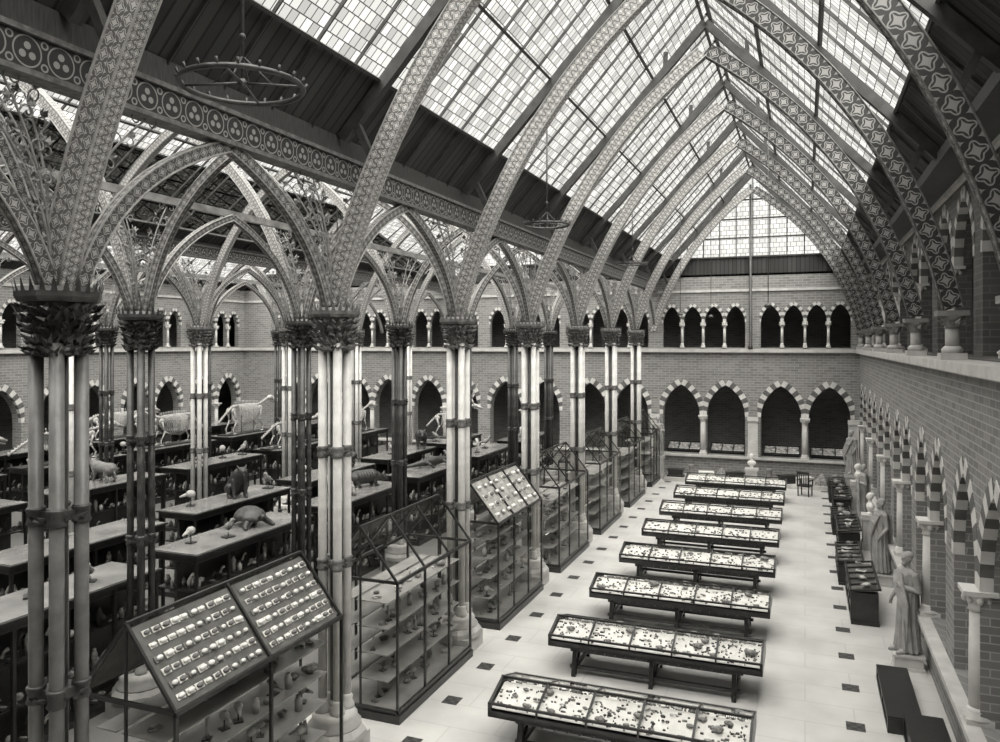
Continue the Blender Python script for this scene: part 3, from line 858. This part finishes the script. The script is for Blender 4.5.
def slope_cards(a, b, cols, rows, sc=1.0):
    for c in range(cols):
        for r in range(rows):
            f = (r+.5)/rows*.92+.04
            x = -7.2+(.69-.67*f)+math.sin(ga)*.012; z = 2.4+.84*f+math.cos(ga)*.012
            half = (b-a)/2-.16; cc = c % (cols//2); hb = a+.1+(c >= cols//2)*((b-a)/2)
            y = hb+half*(cc+.5)/(cols//2)
            spec(random.choice(CARD), 'mounted_specimen', 'small pale specimen on a white card in rows', (x, y+random.uniform(-.01,.01), z), (0, ga, random.uniform(-.12,.12)), 'specimen cards on pitched boards', random.uniform(1.0,1.3)*sc)
slope_cards(gc[0][0], gc[0][1], 20, 6)
slope_cards(gc[2][0], gc[2][1], 8, 4, 1.5)
for j, (a, b) in enumerate(gc[:4]):
    for zi, z in enumerate((.2, .666, 1.116, 1.566, 2.016)):
        nn = (12, 13, 11, 9)[j]
        for k in range(nn):
            if random.random() < .08: continue
            u = random.random() < .6 and zi < 4
            solo('shelf_specimen', random.choice(UPM) if u else random.choice(SPM[:6]), 'small specimen standing on a glass case shelf' if u else 'rough dark fossil lying on a glass case shelf', 'specimen',
                 (-7.2+random.uniform(.08,.38), a+.2+(b-a-.4)*k/(nn-1)+random.uniform(-.03,.03), z), (0,0,random.uniform(0,6)), 'specimens on case shelves', random.uniform(.9,1.25) if u else random.uniform(.5,.85))

# ------------------------------------------------------------------ flat-topped aisle cases
def flat_case(label, L=3.9, W=1.2, H=2.2):
    t = thing('glazed_cabinet', label, 'display case', group='flat topped aisle cases'); hx, hl = W/2, L/2
    b = MB(); b.box(-hx,hx,-hl,hl,0,.12); b.box(-.03,.03,-hl+.05,hl-.05,.12,H-.1)
    for z in (.7, 1.4): b.box(-hx+.12,hx-.12,-hl+.05,hl-.05,z,z+.03)
    part(t, 'plinth', b.mesh('plinth', WOOD))
    f = MB()
    for i in range(5):
        y = -hl+.03+(L-.06)*i/4
        for s in (-1, 1): f.beam((s*(hx-.03),y,.1),(s*(hx-.03),y,H-.04),.06,.06)
    for s in (-1, 1):
        f.beam((s*(hx-.03),-hl,H-.11),(s*(hx-.03),hl,H-.11),.06,.16)
        f.beam((-hx,s*(hl-.03),H-.11),(hx,s*(hl-.03),H-.11),.06,.16)
    part(t, 'frame', f.mesh('frame', WOOD))
    c = MB(); c.box(-hx-.05,hx+.05,-hl-.05,hl+.05,H-.05,H-.012, 1); c.box(-hx,hx,-hl,hl,H-.012,H, 0)
    part(t, 'top', c.mesh('top', [TOP, WOOD]))
    g = MB(); g.add([(hx,-hl,.12),(hx,hl,.12),(hx,hl,H-.1),(hx,-hl,H-.1)], [(0,1,2,3)]); g.add([(-hx,-hl,.12),(hx,-hl,.12),(hx,-hl,H-.1),(-hx,-hl,H-.1)], [(0,1,2,3)])
    part(t, 'glass_panes', g.mesh('glass', GLASS, False))
    s = MB()
    for z in (.12, .73, 1.43):
        for k in range(24):
            x, y = random.uniform(.2,.42), -hl+.2+(L-.4)*k/23; q = random.random(); mi = random.choice((0,1,0,2)); h = random.uniform(.12,.42)
            if q < .35:
                s.tube([(x,y,z),(x,y,z+h)], .012, 5, 2); s.tube([(x,y-.05,z+h*.6),(x,y,z+h),(x,y+.07,z+h*1.1)], [.03,.02,.035], 6, mi)
            elif q < .6:
                s.ball((x,y,z+.08), (.06,.08,.07), 7, 5, mi); s.tube([(x,y,z+.06),(x,y-.13,z+.03)], [.045,.02], 6, mi)
            elif q < .8:
                s.lathe([(.05,0),(.055,h*.7),(.03,h*.8),(.035,h*.9)], 8, (x,y,z), mi)
            else:
                s.box(x-.08,x+.08,y-.07,y+.07,z,z+.03,2); s.tube([(x-.06,y,z+.04),(x+.06,y+.03,z+.05)], [.02,.012], 5, 1)
        for k in range(5): s.lathe([(.05,0),(.07,.1),(.03,.2)], 7, (-hx+.2+k*.2, -hl+.25, z), k % 2)
    part(t, 'specimen_rows', s.mesh('rows', [MID, BONE, HIDE]), label='rows of small bones and fossils')
    return t
fc = flat_case('long flat-topped dark cabinet with glass sides in the aisle'); ff = True
ROWS = [(-12.1, (7.6,12.5,17.4,22.3,27.2,32.1)), (-14.9, (10.6,15.5,20.4,25.3,30.2)), (-20.2, (11.1,16.0,20.9,25.8,30.7)), (-25.0, (14.0,18.9,23.8,28.7,33.4)), (-29.2, (20.0,25.0,30.0))]
for x, ys in ROWS:
    for y in ys:
        if not vis(x, y+1.95, 2): continue
        if ff: fc.location = (x, y+1.95, 0); ff = False
        else: clone(fc, (x, y+1.95, 0))
H22 = 2.2
# small mounted pieces on the aisle case tops
for i, (x, y) in enumerate(((-12.3,13.2),(-11.9,13.9),(-12.2,18.3),(-11.9,19.0),(-15.1,16.2),(-14.8,19.0),(-20.3,20.0-3.2),(-20.1,22.0),(-20.3,23.4),(-12.2,26.0),(-12.0,28.2),(-12.2,29.5),(-15.0,21.2),(-14.9,26.6),(-12.2,9.4),(-12.0,10.4),(-25.0,23.2),(-20.2,24.4),(-12.1,33.5),(-15.0,30.7))):
    k = i % 4
    solo('mounted_specimen', UPM[(0,2,1,2)[k]], 'small mounted specimen standing on a flat case top', 'specimen', (x, y, H22), (0,0,i*1.3), 'mounts on aisle case tops', 1.7+.3*(i % 3))

# ------------------------------------------------------------------ animals
def quad_build(mb, L=1.0, H=.55, r=.16, head=.13, snout=.16, sit=False):
    hz = H*.72
    if sit:
        mb.cap((-.25*L,0,.2*H+.1),(.18*L,0,H*.95), r*1.15, r*.85)
        fr = (.18*L, H*.9)
    else:
        mb.cap((-.36*L,0,hz),(-.05*L,0,hz-.01), r*.95, r*.9); mb.cap((-.05*L,0,hz-.01),(.34*L,0,hz), r*.9, r*1.08)
        fr = (.34*L, hz)
    hx, hz2 = fr[0]+.26*L, fr[1]+.13
    mb.cap((fr[0],0,fr[1]),(hx,0,hz2), r*.8, head*.8)
    mb.ball((hx,0,hz2), (head*1.1, head*.85, head*.9), 12, 8); mb.cap((hx,0,hz2-.01),(hx+snout,0,hz2-.07), head*.6, head*.35)
    for s in (-1, 1):
        mb.cap((hx-.03,s*head*.6,hz2+head*.6),(hx-.05,s*head*.85,hz2+head*1.1), .035, .02)
        if sit:
            mb.cap((.16*L,s*r*.7,H*.72),(.25*L,s*r*.75,.05), .065, .04); mb.cap((.25*L,s*r*.75,.035),(.33*L,s*r*.75,.03), .04, .03)
            mb.cap((-.22*L,s*r*.8,.2),(.02*L,s*r*1.05,.28), .12, .08); mb.cap((.02*L,s*r*1.05,.28),(-.06*L,s*r*1.05,.05), .07, .045); mb.cap((-.06*L,s*r*1.05,.04),(.1*L,s*r*1.05,.03), .045, .03)
        else:
            mb.cap((.3*L,s*r*.6,hz-.05),(.28*L,s*r*.7,hz*.45), .09, .055); mb.cap((.28*L,s*r*.7,hz*.45),(.31*L,s*r*.7,.05), .055, .035); mb.cap((.31*L,s*r*.7,.035),(.36*L,s*r*.7,.03), .04, .03)
            mb.cap((-.34*L,s*r*.55,hz-.03),(-.25*L,s*r*.7,hz*.5), .12, .07); mb.cap((-.25*L,s*r*.7,hz*.5),(-.38*L,s*r*.7,hz*.3), .06, .04); mb.cap((-.38*L,s*r*.7,hz*.3),(-.35*L,s*r*.7,.05), .04, .035); mb.cap((-.35*L,s*r*.7,.035),(-.29*L,s*r*.7,.03), .04, .03)
    mb.cap((-.4*L,0,hz if not sit else .15),(-.58*L,0,(hz-.18) if not sit else .06), .04, .02)
me = blob('boar', lambda b: quad_build(b, 1.05, .62, .17), .02, HIDE)
solo('stuffed_mammal', me, 'dark stuffed four-legged mammal standing on a case top', 'animal', (-14.7, 28.7, H22), (0,0,math.radians(-60)), scale=1.15)
solo('stuffed_mammal', me, 'dark stuffed four-legged mammal standing near mounted skeletons', 'animal', (-14.9, 23.2, H22), (0,0,math.radians(200)), scale=.9)
me = blob('pig', lambda b: quad_build(b, 1.05, .6, .18), .022, HIDE2)
solo('pig', me, 'grey pig standing on a flat case top', 'animal', (-20.3, 18.1, H22), (0,0,math.radians(170)), scale=1.0)
me = blob('sitter', lambda b: quad_build(b, .8, .62, .2, .14, .12, True), .02, HIDE)
solo('seated_mammal', me, 'dark stuffed mammal sitting upright on a case top', 'animal', (-14.75, 17.6, H22), (0,0,math.radians(-30)), scale=1.1)
def tort(b):
    b.ball((0,0,.2), (.36,.28,.1), 16, 8); b.cap((.3,0,.2),(.5,0,.27), .07, .055); b.ball((.54,0,.28), (.09,.06,.06), 10, 8)
    for s in (-1, 1):
        b.cap((.24,s*.2,.17),(.36,s*.34,.05), .08, .06); b.cap((-.24,s*.2,.17),(-.32,s*.32,.05), .08, .06)
        b.cap((.36,s*.34,.04),(.43,s*.36,.035), .055, .04); b.cap((-.32,s*.32,.04),(-.27,s*.36,.035), .055, .04)
    b.cap((-.35,0,.15),(-.5,0,.09), .04, .015)
t = thing('tortoise', 'dark tortoise with domed shell on a cabinet top', 'tortoise', (-12.2, 15.0, H22), math.radians(-20))
part(t, 'body', blob('tort', tort, .018, HIDE))
sh_ = MB(); sh_.lathe([(.42,.16),(.44,.2),(.41,.27),(.32,.36),(.18,.43),(.04,.455)], 24, wob=lambda a, z: 1+.04*math.cos(8*a+z*9))
shell = sh_.mesh('shell', noisy('tortoise_shell', .01, .07, 9, .5, bump=.4)); so = part(t, 'shell', shell); so.scale = (1.05,.8,1)
def croc(b):
    b.cap((-.5,0,.17),(0,0,.19), .11, .17); b.cap((0,0,.19),(.5,0,.18), .17, .12); b.cap((.5,0,.18),(.75,0,.19), .11, .1)
    b.cap((.75,0,.19),(1.15,0,.14), .09, .045)
    for i in range(8): b.ball((-.5+i*.15,0,.3+.03*math.sin(i)), (.04,.03,.05), 8, 6)
    pts = [(-.5,0,.17),(-.8,.08,.12),(-1.1,.2,.08),(-1.4,.26,.05)]
    for (p, q, a, c) in zip(pts, pts[1:], (.11,.08,.05), (.08,.05,.02)): b.cap(p, q, a, c)
    for s in (-1, 1):
        for x in (-.35,.42):
            b.cap((x,s*.1,.16),(x-.03,s*.3,.13), .06, .045); b.cap((x-.03,s*.3,.13),(x+.04,s*.34,.04), .045, .035); b.cap((x+.04,s*.34,.03),(x+.12,s*.36,.03), .035, .025)
me = blob('croc', croc, .02, HIDE)
solo('crocodile', me, 'dark stuffed crocodile lying along a case top', 'animal', (-12.1, 24.5, H22), (0,0,math.radians(70)))
def arma(b):
    b.cap((-.3,0,.27),(.25,0,.29), .2, .21); b.cap((.25,0,.27),(.58,0,.24), .14, .09); b.cap((.58,0,.24),(.8,0,.14), .08, .035)
    for i in range(7): b.tube([(-.3+i*.09,.215*math.cos(a),.28+.215*math.sin(a)) for a in [math.pi*k/8 for k in range(9)]], .02, 5)
    b.cap((-.42,0,.22),(-.75,0,.1), .08, .03); b.cap((-.75,0,.1),(-1.0,0,.04), .03, .015)
    for s in (-1, 1):
        b.cap((.55,s*.06,.3),(.5,s*.09,.4), .03, .015)
        for x in (-.28,.28): b.cap((x,s*.13,.2),(x+.02,s*.17,.05), .07, .05); b.cap((x+.02,s*.17,.035),(x+.1,s*.17,.03), .04, .03)
me = blob('arma', arma, .018, HIDE)
solo('armadillo', me, 'banded armadillo with pointed snout on a case top', 'animal', (-12.3, 20.3, H22), (0,0,math.radians(60)))

def skeleton_mesh(L=3.0, H=1.4, ribs=14, antlers=False, bt=1.2, neck=.12):
    mb = MB(); n = 34; sp = []
    for i in range(n+1):
        t = i/n; x = -L*.5+L*.85*t
        z = H*.78+.1*math.sin(t*math.pi)-(.35*H*max(0, .25-t)/.25)+(H*neck*max(0, t-.8)/.2)
        sp.append((x, 0, z)); mb.ball((x, 0, z), (.034*bt,.04*bt,.055*bt), 6, 5); mb.tube([(x,0,z),(x-.03,0,z+.17*(1 if .3 < t < .8 else .4))], .011*bt, 4)
    mb.tube(sp, .022*bt, 6)
    for k in range(ribs):
        t = .36+.42*k/(ribs-1); x = -L*.5+L*.85*t; z = H*.78+.1*math.sin(t*math.pi)
        R = .32*H*math.sin(math.pi*(.25+.6*k/(ribs-1)))
        for s in (-1, 1):
            mb.tube([(x+.06*math.sin(a)-.05*a, s*R*.75*math.sin(a), z-R*(1-math.cos(a))*.98) for a in [math.pi*.85*q/8 for q in range(9)]], .011*bt, 4)
    hx = sp[-1][0]+.2; hz = sp[-1][2]+.04
    mb.ball((hx,0,hz), (.17,.1,.1), 10, 8); mb.tube([(hx+.1,0,hz-.02),(hx+.42,0,hz-.14)], [.08,.035], 8); mb.tube([(hx-.02,0,hz-.12),(hx+.38,0,hz-.22)], [.035,.018], 6)
    if antlers:
        for s in (-1, 1):
            m = [(hx-.05,s*.08,hz+.08),(hx-.15,s*.3,hz+.3),(hx-.1,s*.55,hz+.5),(hx,s*.75,hz+.8)]
            mb.tube(m, [.03,.035,.04,.015], 6)
            for q in m[1:]: mb.tube([q,(q[0]+.15,q[1],q[2]+.28)], [.025,.008], 5)
    for x, bk in ((L*.18, -1), (-L*.30, 1)):
        zz = H*.78
        for s in (-1, 1):
            k = (x+.10*bk, s*.17, zz*.52); a = (x-.08*bk, s*.17, zz*.22)
            mb.ball((x, s*.12, zz-.08), (.13,.04,.12), 8, 6)
            mb.tube([(x,s*.14,zz-.1),k], [.035*bt,.026*bt], 6); mb.ball(k, .045*bt, 8, 6); mb.tube([k,a],[.026*bt,.02*bt],6); mb.ball(a,.03*bt,8,6); mb.tube([a,(x-.04*bk,s*.17,.05)],[.02*bt,.017*bt],6)
            mb.ball((x+.02,s*.17,.035), (.1,.05,.035), 8, 6)
    mb.box(-L*.45, L*.4, -.25, .25, -.001, .04, 1)
    for x in (-L*.12, L*.1): mb.tube([(x,0,.03),(x,0,H*.8)], .015, 5, 1)
    return mb.mesh('skeleton', [BONE, WOOD])
S2 = skeleton_mesh(2.6, 1.4, 12, True, neck=.35); S3 = skeleton_mesh(3.9, 1.05, 26, bt=1.1); S4 = skeleton_mesh(3.2, 1.25, 18, bt=1.1, neck=.2)
def skel(me, loc, rz, lab, sc=1.0): solo('animal_skeleton', me, lab, 'skeleton', loc, (0,0,rz), 'mounted skeletons', sc)
skel(S3, (-25.0, 20.8, 2.2), math.pi/2, 'long pale mounted skeleton with close ribs on a case', 1.2)
skel(S3, (-25.0, 16.0, 2.2), math.pi/2, 'long pale mounted skeleton with close ribs on a case', 1.2)
skel(S4, (-25.0, 30.6, 2.2), math.pi/2, 'pale quadruped skeleton with arched ribs on a case', 1.25)
skel(S3, (-20.2, 27.7, 2.2), math.pi/2, 'low pale skeleton with many ribs on a cabinet', 1.1)
skel(S4, (-25.0, 25.7, 2.2), -math.pi/2, 'pale skeleton facing the other skeletons on a case', 1.15)
skel(S2, (-14.9, 32.2, 2.2), math.radians(20), 'antlered deer skeleton standing on a cabinet', .9)
skel(S3, (-29.2, 26.9, 2.2), math.pi/2, 'long pale skeleton on a cabinet beside the side wall', 1.2)
skel(S4, (-20.2, 32.6, 2.2), math.pi/2, 'pale quadruped skeleton on a cabinet near the back wall', 1.0)

# ------------------------------------------------------------------ statues
def robe(mb, prof, folds=13, amp=.15):
    mb.lathe(prof, 96, wob=lambda a, z: (1+amp*math.sin(folds*a+1.8*math.sin(z*2.5)+.8*math.sin(3*a))*(1.1-z*.6))*(1-.20*abs(math.sin(a))))
def stat(v):
    def f(b):
        robe(b, [(.24,.03),(.25,.1),(.215,.5),(.195,.9),(.19,1.1),(.21,1.3),(.19,1.45),(.12,1.54),(.05,1.57)])
        b.cap((-.15,0,1.47),(.15,0,1.47), .078, .078); b.cap((0,0,1.5),(0,-.01,1.62), .058, .05)
        b.ball((0,-.015,1.73), (.075,.095,.12), 16, 12); b.ball((0,-.11,1.725), (.017,.022,.03), 8, 6)
        b.ball((0,-.075,1.635), (.045,.042,.055), 10, 8)
        for s in (-1, 1):
            b.ball((s*.078,.005,1.725), (.012,.022,.033), 8, 6); b.ball((s*.035,-.1,1.765), (.025,.014,.01), 8, 6)
            b.cap((s*.09,-.18,.03),(s*.11,-.28,.025), .045, .035)
        b.ball((0,.02,1.785), (.085,.095,.08), 14, 10)
        sx = v
        b.cap((sx*.21,0,1.45),(sx*.27,.03,1.18), .066, .054); b.cap((sx*.27,.03,1.18),(sx*.08,-.2,1.24), .052, .036); b.ball((sx*.04,-.22,1.26), (.042,.028,.038), 10, 8)
        for k in range(4): b.cap((sx*.02,-.235,1.29-.02*k),(-sx*.045+.008*k,-.225,1.285-.022*k), .011, .009)
        b.cap((sx*.05,-.235,1.29),(sx*.02,-.25,1.33), .012, .009)
        b.cap((-sx*.21,0,1.45),(-sx*.27,.02,1.15), .066, .052); b.cap((-sx*.27,.02,1.15),(-sx*.25,-.14,.95), .048, .034); b.ball((-sx*.245,-.16,.91), (.028,.04,.042), 10, 8)
        for k in range(4): b.cap((-sx*.245,-.14-.02*k,.88),(-sx*.225,-.16-.02*k,.82+.006*k), .011, .009)
        b.cap((-sx*.235,-.19,.92),(-sx*.2,-.22,.89), .012, .009)
        for k in range(6): b.tube([(-sx*(.2-.05*k),-.12-.01*k,1.48),(-sx*(.08-.05*k),-.2,1.2),(sx*(.08+.04*k),-.2,.92),(sx*.2,-.15,.66-.08*k)], [.02,.026,.026,.014], 8)
        for k in range(4): b.tube([(-.14+.09*k,.18,1.46),(-.16+.1*k,.195,1.0),(-.18+.12*k,.2,.3)], [.022,.026,.026], 8)
    return f
ST1 = blob('statue', stat(1), .010, MARBLE, 1); ST2 = blob('statue2', stat(-1), .010, MARBLE, 1)
def plinth(loc, w, h, lab='pale moulded stone plinth beneath a statue'):
    mb = MB(); mb.box(-w,w,-w,w,0,h*.2); mb.box(-w*.88,w*.88,-w*.88,w*.88,h*.2,h*.85); mb.box(-w,w,-w,w,h*.85,h)
    solo('statue_plinth', mb.mesh('plinth', STONE), lab, 'plinth', loc, group='statue plinths')
def statue(x, y, ph, rz, me, lab, sc=1.12, w=.29):
    plinth((x, y, 0), w, ph); solo('stone_statue', me, lab, 'statue', (x, y, ph), (0,0,rz), 'robed statues', sc)
statue(1.92, 17.6, .3, math.radians(-60), ST1, 'robed stone man with arm across chest beside the wall', 1.08)
statue(1.92, 23.4, .3, math.radians(-70), ST2, 'robed stone figure with lowered hand beside the wall', 1.08)
statue(1.92, 30.4, .35, math.radians(-80), ST1, 'robed stone figure near a low case beside wall', 1.0)
statue(1.85, 36.6, .9, math.radians(-50), ST2, 'pale robed statue on a tall plinth at the corner', 1.0)
statue(-6.6, 37.8, 1.1, 0, ST1, 'pale robed statue on tall plinth before the arcade', 1.0)
def bust(b):
    b.lathe([(.09,0),(.1,.03),(.06,.08),(.1,.14)], 20); b.ball((0,0,.24), (.2,.12,.14), 16, 10); b.cap((0,0,.3),(0,-.01,.45), .065, .055)
    b.ball((0,-.015,.55), (.08,.1,.125), 16, 12); b.ball((0,-.115,.545), (.016,.02,.03), 8, 6); b.ball((0,.02,.6), (.09,.1,.085), 12, 8)
    for s in (-1, 1): b.ball((s*.082,.005,.545), (.012,.022,.033), 8, 6); b.ball((s*.035,-.1,.585), (.025,.014,.01), 8, 6)
BU = blob('bust', bust, .012, WHITE, 1)
plinth((-2.3, 37.9, 0), .3, .7, 'pale stone pedestal carrying a white bust'); solo('portrait_bust', BU, 'white portrait bust on a pedestal before the arcade', 'bust', (-2.3, 37.9, .7))
plinth((1.92, 27.2, 0), .26, 1.1, 'pale stone pedestal carrying a bust beside the wall'); solo('portrait_bust', BU, 'white portrait bust on a pedestal beside the wall', 'bust', (1.92, 27.2, 1.1), (0,0,math.radians(-80)))
plinth((1.92, 33.5, 0), .26, 1.1, 'pale stone pedestal carrying a bust beside the wall'); solo('portrait_bust', BU, 'white portrait bust on a pedestal beside the wall', 'bust', (1.92, 33.5, 1.1), (0,0,math.radians(-80)))

# ------------------------------------------------------------------ low cases along the right wall
def low_case():
    t = thing('low_cabinet', 'low dark wooden cabinet with framed glass lid beside the wall', 'cabinet', group='low cabinets beside the wall')
    b = MB(); b.box(-.3,.3,-1.25,1.25,0,.08); b.box(-.28,.28,-1.22,1.22,.08,.74)
    for i in range(5): y = -1.2+.6*i; b.box(-.31,-.28,y-.03,y+.03,.08,.74)
    for z in (.1,.4,.7): b.box(-.305,-.28,-1.22,1.22,z-.025,z+.025)
    part(t, 'body', b.mesh('body', WOOD))
    l = MB()
    for i in range(6): y = -1.25+.5*i; l.beam((-.31,y,.78),(.31,y,.86),.05,.04)
    l.beam((-.31,-1.27,.78),(-.31,1.27,.78),.05,.05); l.beam((.31,-1.27,.86),(.31,1.27,.86),.05,.05); part(t, 'lid', l.mesh('lid', WOOD))
    g = MB(); g.add([(-.3,-1.25,.775),(-.3,1.25,.775),(.3,1.25,.855),(.3,-1.25,.855)], [(0,1,2,3)]); part(t, 'glass_lid', g.mesh('g', GLASS, False))
    tr = MB(); tr.add([(-.27,-1.2,.745),(-.27,1.2,.745),(.27,1.2,.80),(.27,-1.2,.80)], [(0,1,2,3)]); part(t, 'tray', tr.mesh('t', LININGG, False))
    return t
lc_ = low_case()
for i in range(6):
    loc = (1.22+(.07,-.08,.04,-.05,.08,0)[i], 21.0+2.9*i, 0); hz = (1,.82,1.05,.75,.95,.85)[i]; ly = (1,.85,.95,.8,1,.85)[i]
    if i == 0: lc_.location = loc; o = lc_
    else: o = clone(lc_, loc)
    o.scale = (1, ly, hz)
    for k in range(4):
        solo('lid_fossil', random.choice(SPM), 'dark fossil resting on the low cabinet lid', 'fossil', (loc[0]+random.uniform(-.08,.08), loc[1]-.9*ly+.6*k*ly, .85*hz), (0,0,random.random()*6), 'fossils on low cabinets', 1.0)
def crate(w, l, h):
    b = MB(); b.box(-w,w,-l,l,0,h*.9); b.box(-w-.03,w+.03,-l-.03,l+.03,0,.06); b.box(-w-.03,w+.03,-l-.03,l+.03,h*.9,h)
    for y in (-l, 0, l): b.box(-w-.025,w+.025,y-.04 if y <= 0 else y-.02, y+.04, 0, h*.9)
    return b.mesh('crate', WOOD)
for (x, y, w, l, h) in ((1.55,15.6,.24,1.1,.28),(1.8,13.5,.26,.9,.4)):
    solo('wooden_chest', crate(w, l, h), 'low dark panelled wooden chest on the floor beside wall', 'chest', (x, y, 0), group='chests beside the wall')

mb = MB(); mb.box(-6.2, 1.2, 37.1, 38.5, 0, .18); trim(mb.mesh('step', STONE), 'low stone step before the back arcade')
GM = []
b = MB(); b.lathe([(.16,0),(.16,.05),(.12,.08),(.11,.5),(.14,.54),(.14,.6)], 14); GM.append(b.mesh('drum', STONE_G))
b = MB(); b.lathe([(.3,0),(.26,.2),(.12,.42),(.02,.55)], 7, sm=False, wob=lambda a, z: 1+.15*math.sin(3*a)); GM.append(b.mesh('rock', MID))
b = MB(); b.box(-.4,.4,-.22,.22,0,.08); b.box(-.34,.34,-.18,.18,.08,.3); b.box(-.4,.4,-.22,.22,.3,.36); GM.append(b.mesh('model', WOOD))
b = MB(); b.box(-.34,.34,-.2,.2,0,.3); b.beam((-.34,0,.3),(.34,0,.3),.44,.03); GM.append(b.mesh('block', WHITE))
for i, x in enumerate((-5.7,-5.0,-4.3,-3.6,-3.0,-1.5,-.75,-.0,.7)):
    k = (2,0,3,1,2,0,2,3,1)[i]
    solo(('stone_drum','rock_sample','model_case','stone_block')[k], GM[k], ('polished stone column drum on the low step','rough pointed rock on the low step','small dark model case on the low step','pale stone block on the low step')[k], ('stone','rock','case','stone')[k], (x, 37.5, .18), (0,0,.1*i))
k = None
for x in (-5.65,-3.55,-1.05,1.05):
    if k is None:
        k = thing('desk_case', 'dark desk case with pale sloping contents inside the arcade', 'display case', (x, YF+1.2, 0), group='desk cases inside the arcade')
        b = MB(); b.box(-.8,.8,-.4,.4,0,1.15); b.beam((-.8,-.4,1.2),(.8,-.4,1.2),.05,.06); b.beam((-.8,.4,1.5),(.8,.4,1.5),.05,.06)
        for xx in (-.8,-.27,.27,.8): b.beam((xx,-.4,1.2),(xx,.4,1.5),.05,.05)
        part(k, 'body', b.mesh('b', WOOD))
        p = MB(); p.add([(-.78,-.38,1.17),(.78,-.38,1.17),(.78,.38,1.46),(-.78,.38,1.46)], [(0,1,2,3)]); part(k, 'tray', p.mesh('p', noisy('speckled_tray', .1, .9, 7, .8), False))
    else: clone(k, (x, YF+1.2, 0))
ch = thing('wooden_chair', 'dark wooden armchair standing at the end of the nave', 'chair', (.0, 35.6, 0), math.radians(160))
m = MB(); m.box(-.26,.26,-.25,.25,.42,.47); part(ch, 'seat', m.mesh('seat', WOOD))
m = MB(); m.box(-.26,.26,-.03,0,.95,1.05); m.box(-.26,-.2,-.03,0,.47,1.0); m.box(.2,.26,-.03,0,.47,1.0)
for i in range(4): m.box(-.14+.09*i,-.11+.09*i,-.025,-.005,.47,.97)
part(ch, 'backrest', m.mesh('back', WOOD), (0,.25,0))
m = MB(); m.lathe([(.025,0),(.03,.2),(.025,.42)], 8); lm = m.mesh('leg', WOOD)
for sx in (-.22,.22):
    for sy in (-.2,.2): part(ch, 'leg', lm, (sx, sy, 0))
m = MB(); m.box(-.03,.03,-.25,.25,.66,.7); m.box(-.02,.02,-.22,-.18,.47,.66); am = m.mesh('arm', WOOD)
for sx in (-.25,.25): part(ch, 'armrest', am, (sx, 0, 0))

# ------------------------------------------------------------------ hanging gas rings
def corona(x, y, z, top, r=.6):
    t = thing('ring_chandelier', 'dark iron ring gas lamp hanging on a long rod', 'chandelier', (x, y, z), group='hanging ring lamps')
    m = MB(); n = 40; m.tube([(r*math.cos(2*math.pi*k/n), r*math.sin(2*math.pi*k/n), 0) for k in range(n)], .028, 6, closed=True)
    for k in range(20):
        a = 2*math.pi*k/20; m.tube([(r*math.cos(a), r*math.sin(a), 0),(r*1.06*math.cos(a), r*1.06*math.sin(a), .07)], [.012,.016], 5)
    part(t, 'ring', m.mesh('ring', IRON))
    m = MB()
    for k in range(4):
        a = k*math.pi/2+.4; m.tube([(r*math.cos(a), r*math.sin(a), 0),(0,0,.03)], .014, 5)
        m.tube([(r*math.cos(a)*.5, r*math.sin(a)*.5, .015),(0,0,.3)], .01, 5)
    m.ball((0,0,.03), .05, 8, 6); part(t, 'spokes', m.mesh('sp', IRON))
    m = MB(); m.tube([(0,0,0),(0,0,top-z)], .018, 6); m.ball((0,0,.5), .035, 8, 6); part(t, 'rod', m.mesh('rod', IRON))
corona(-5.3, 6.4, 9.1, 11.4); corona(-5.4, 16.7, 9.15, 11.3, .5); corona(-5.4, 26.0, 9.15, 11.3, .5)
corona(-14.5, 22.2, 9.6, 12.9, .5)
m = MB(); m.lathe([(.12,6.21),(.1,6.35),(.06,6.42),(.06,14.0)], 10)
solo('iron_post', m.mesh('post', IRON), 'tall slim dark iron post rising to the gable', 'post', (-2.4, YF-.13, 0))
for (x, y) in ((-4.4, 30), (-3.6, 33), (-1.0, 24.0)):
    t = thing('hanging_lamp', 'small lamp on a thin hanging rod', 'lamp', (x, y, 7.6), group='thin hanging lamps')
    zt = EZ+(RZ-EZ)*(1-abs(x-XC)/4.6)-.1
    m = MB(); m.tube([(0,0,0),(0,0,zt-7.6)], .012, 5); part(t, 'rod', m.mesh('rod', IRON))
    m = MB(); m.lathe([(.1,-.06),(.11,0),(.03,.07)], 10); part(t, 'lamp_shade', m.mesh('sh', IRON))

# ------------------------------------------------------------------ camera, light
cam = bpy.data.cameras.new('camera'); cam.sensor_width = 36; cam.lens = 780/1000*36; cam.shift_y = -28/1000; cam.clip_end = 300
co = bpy.data.objects.new('camera', cam); link(co); co.location = (0,0,CH); co.rotation_euler = (math.pi/2, 0, TH); SC.camera = co
w = bpy.data.worlds.new('sky'); SC.world = w; w.use_nodes = True
bg = w.node_tree.nodes['Background']; bg.inputs[0].default_value = (1, .985, .955, 1); bg.inputs[1].default_value = 3.0
def sun_(e, ang, rx, ry):
    sun = bpy.data.lights.new('sun', 'SUN'); sun.energy = e; sun.angle = math.radians(ang); sun.color = (1,.985,.955)
    o = bpy.data.objects.new('sun', sun); link(o); o.rotation_euler = (math.radians(rx), math.radians(ry), 0)
sun_(38, 100, 26, 24); sun_(12, 110, 5, -25)
print('objects', len(bpy.data.objects))
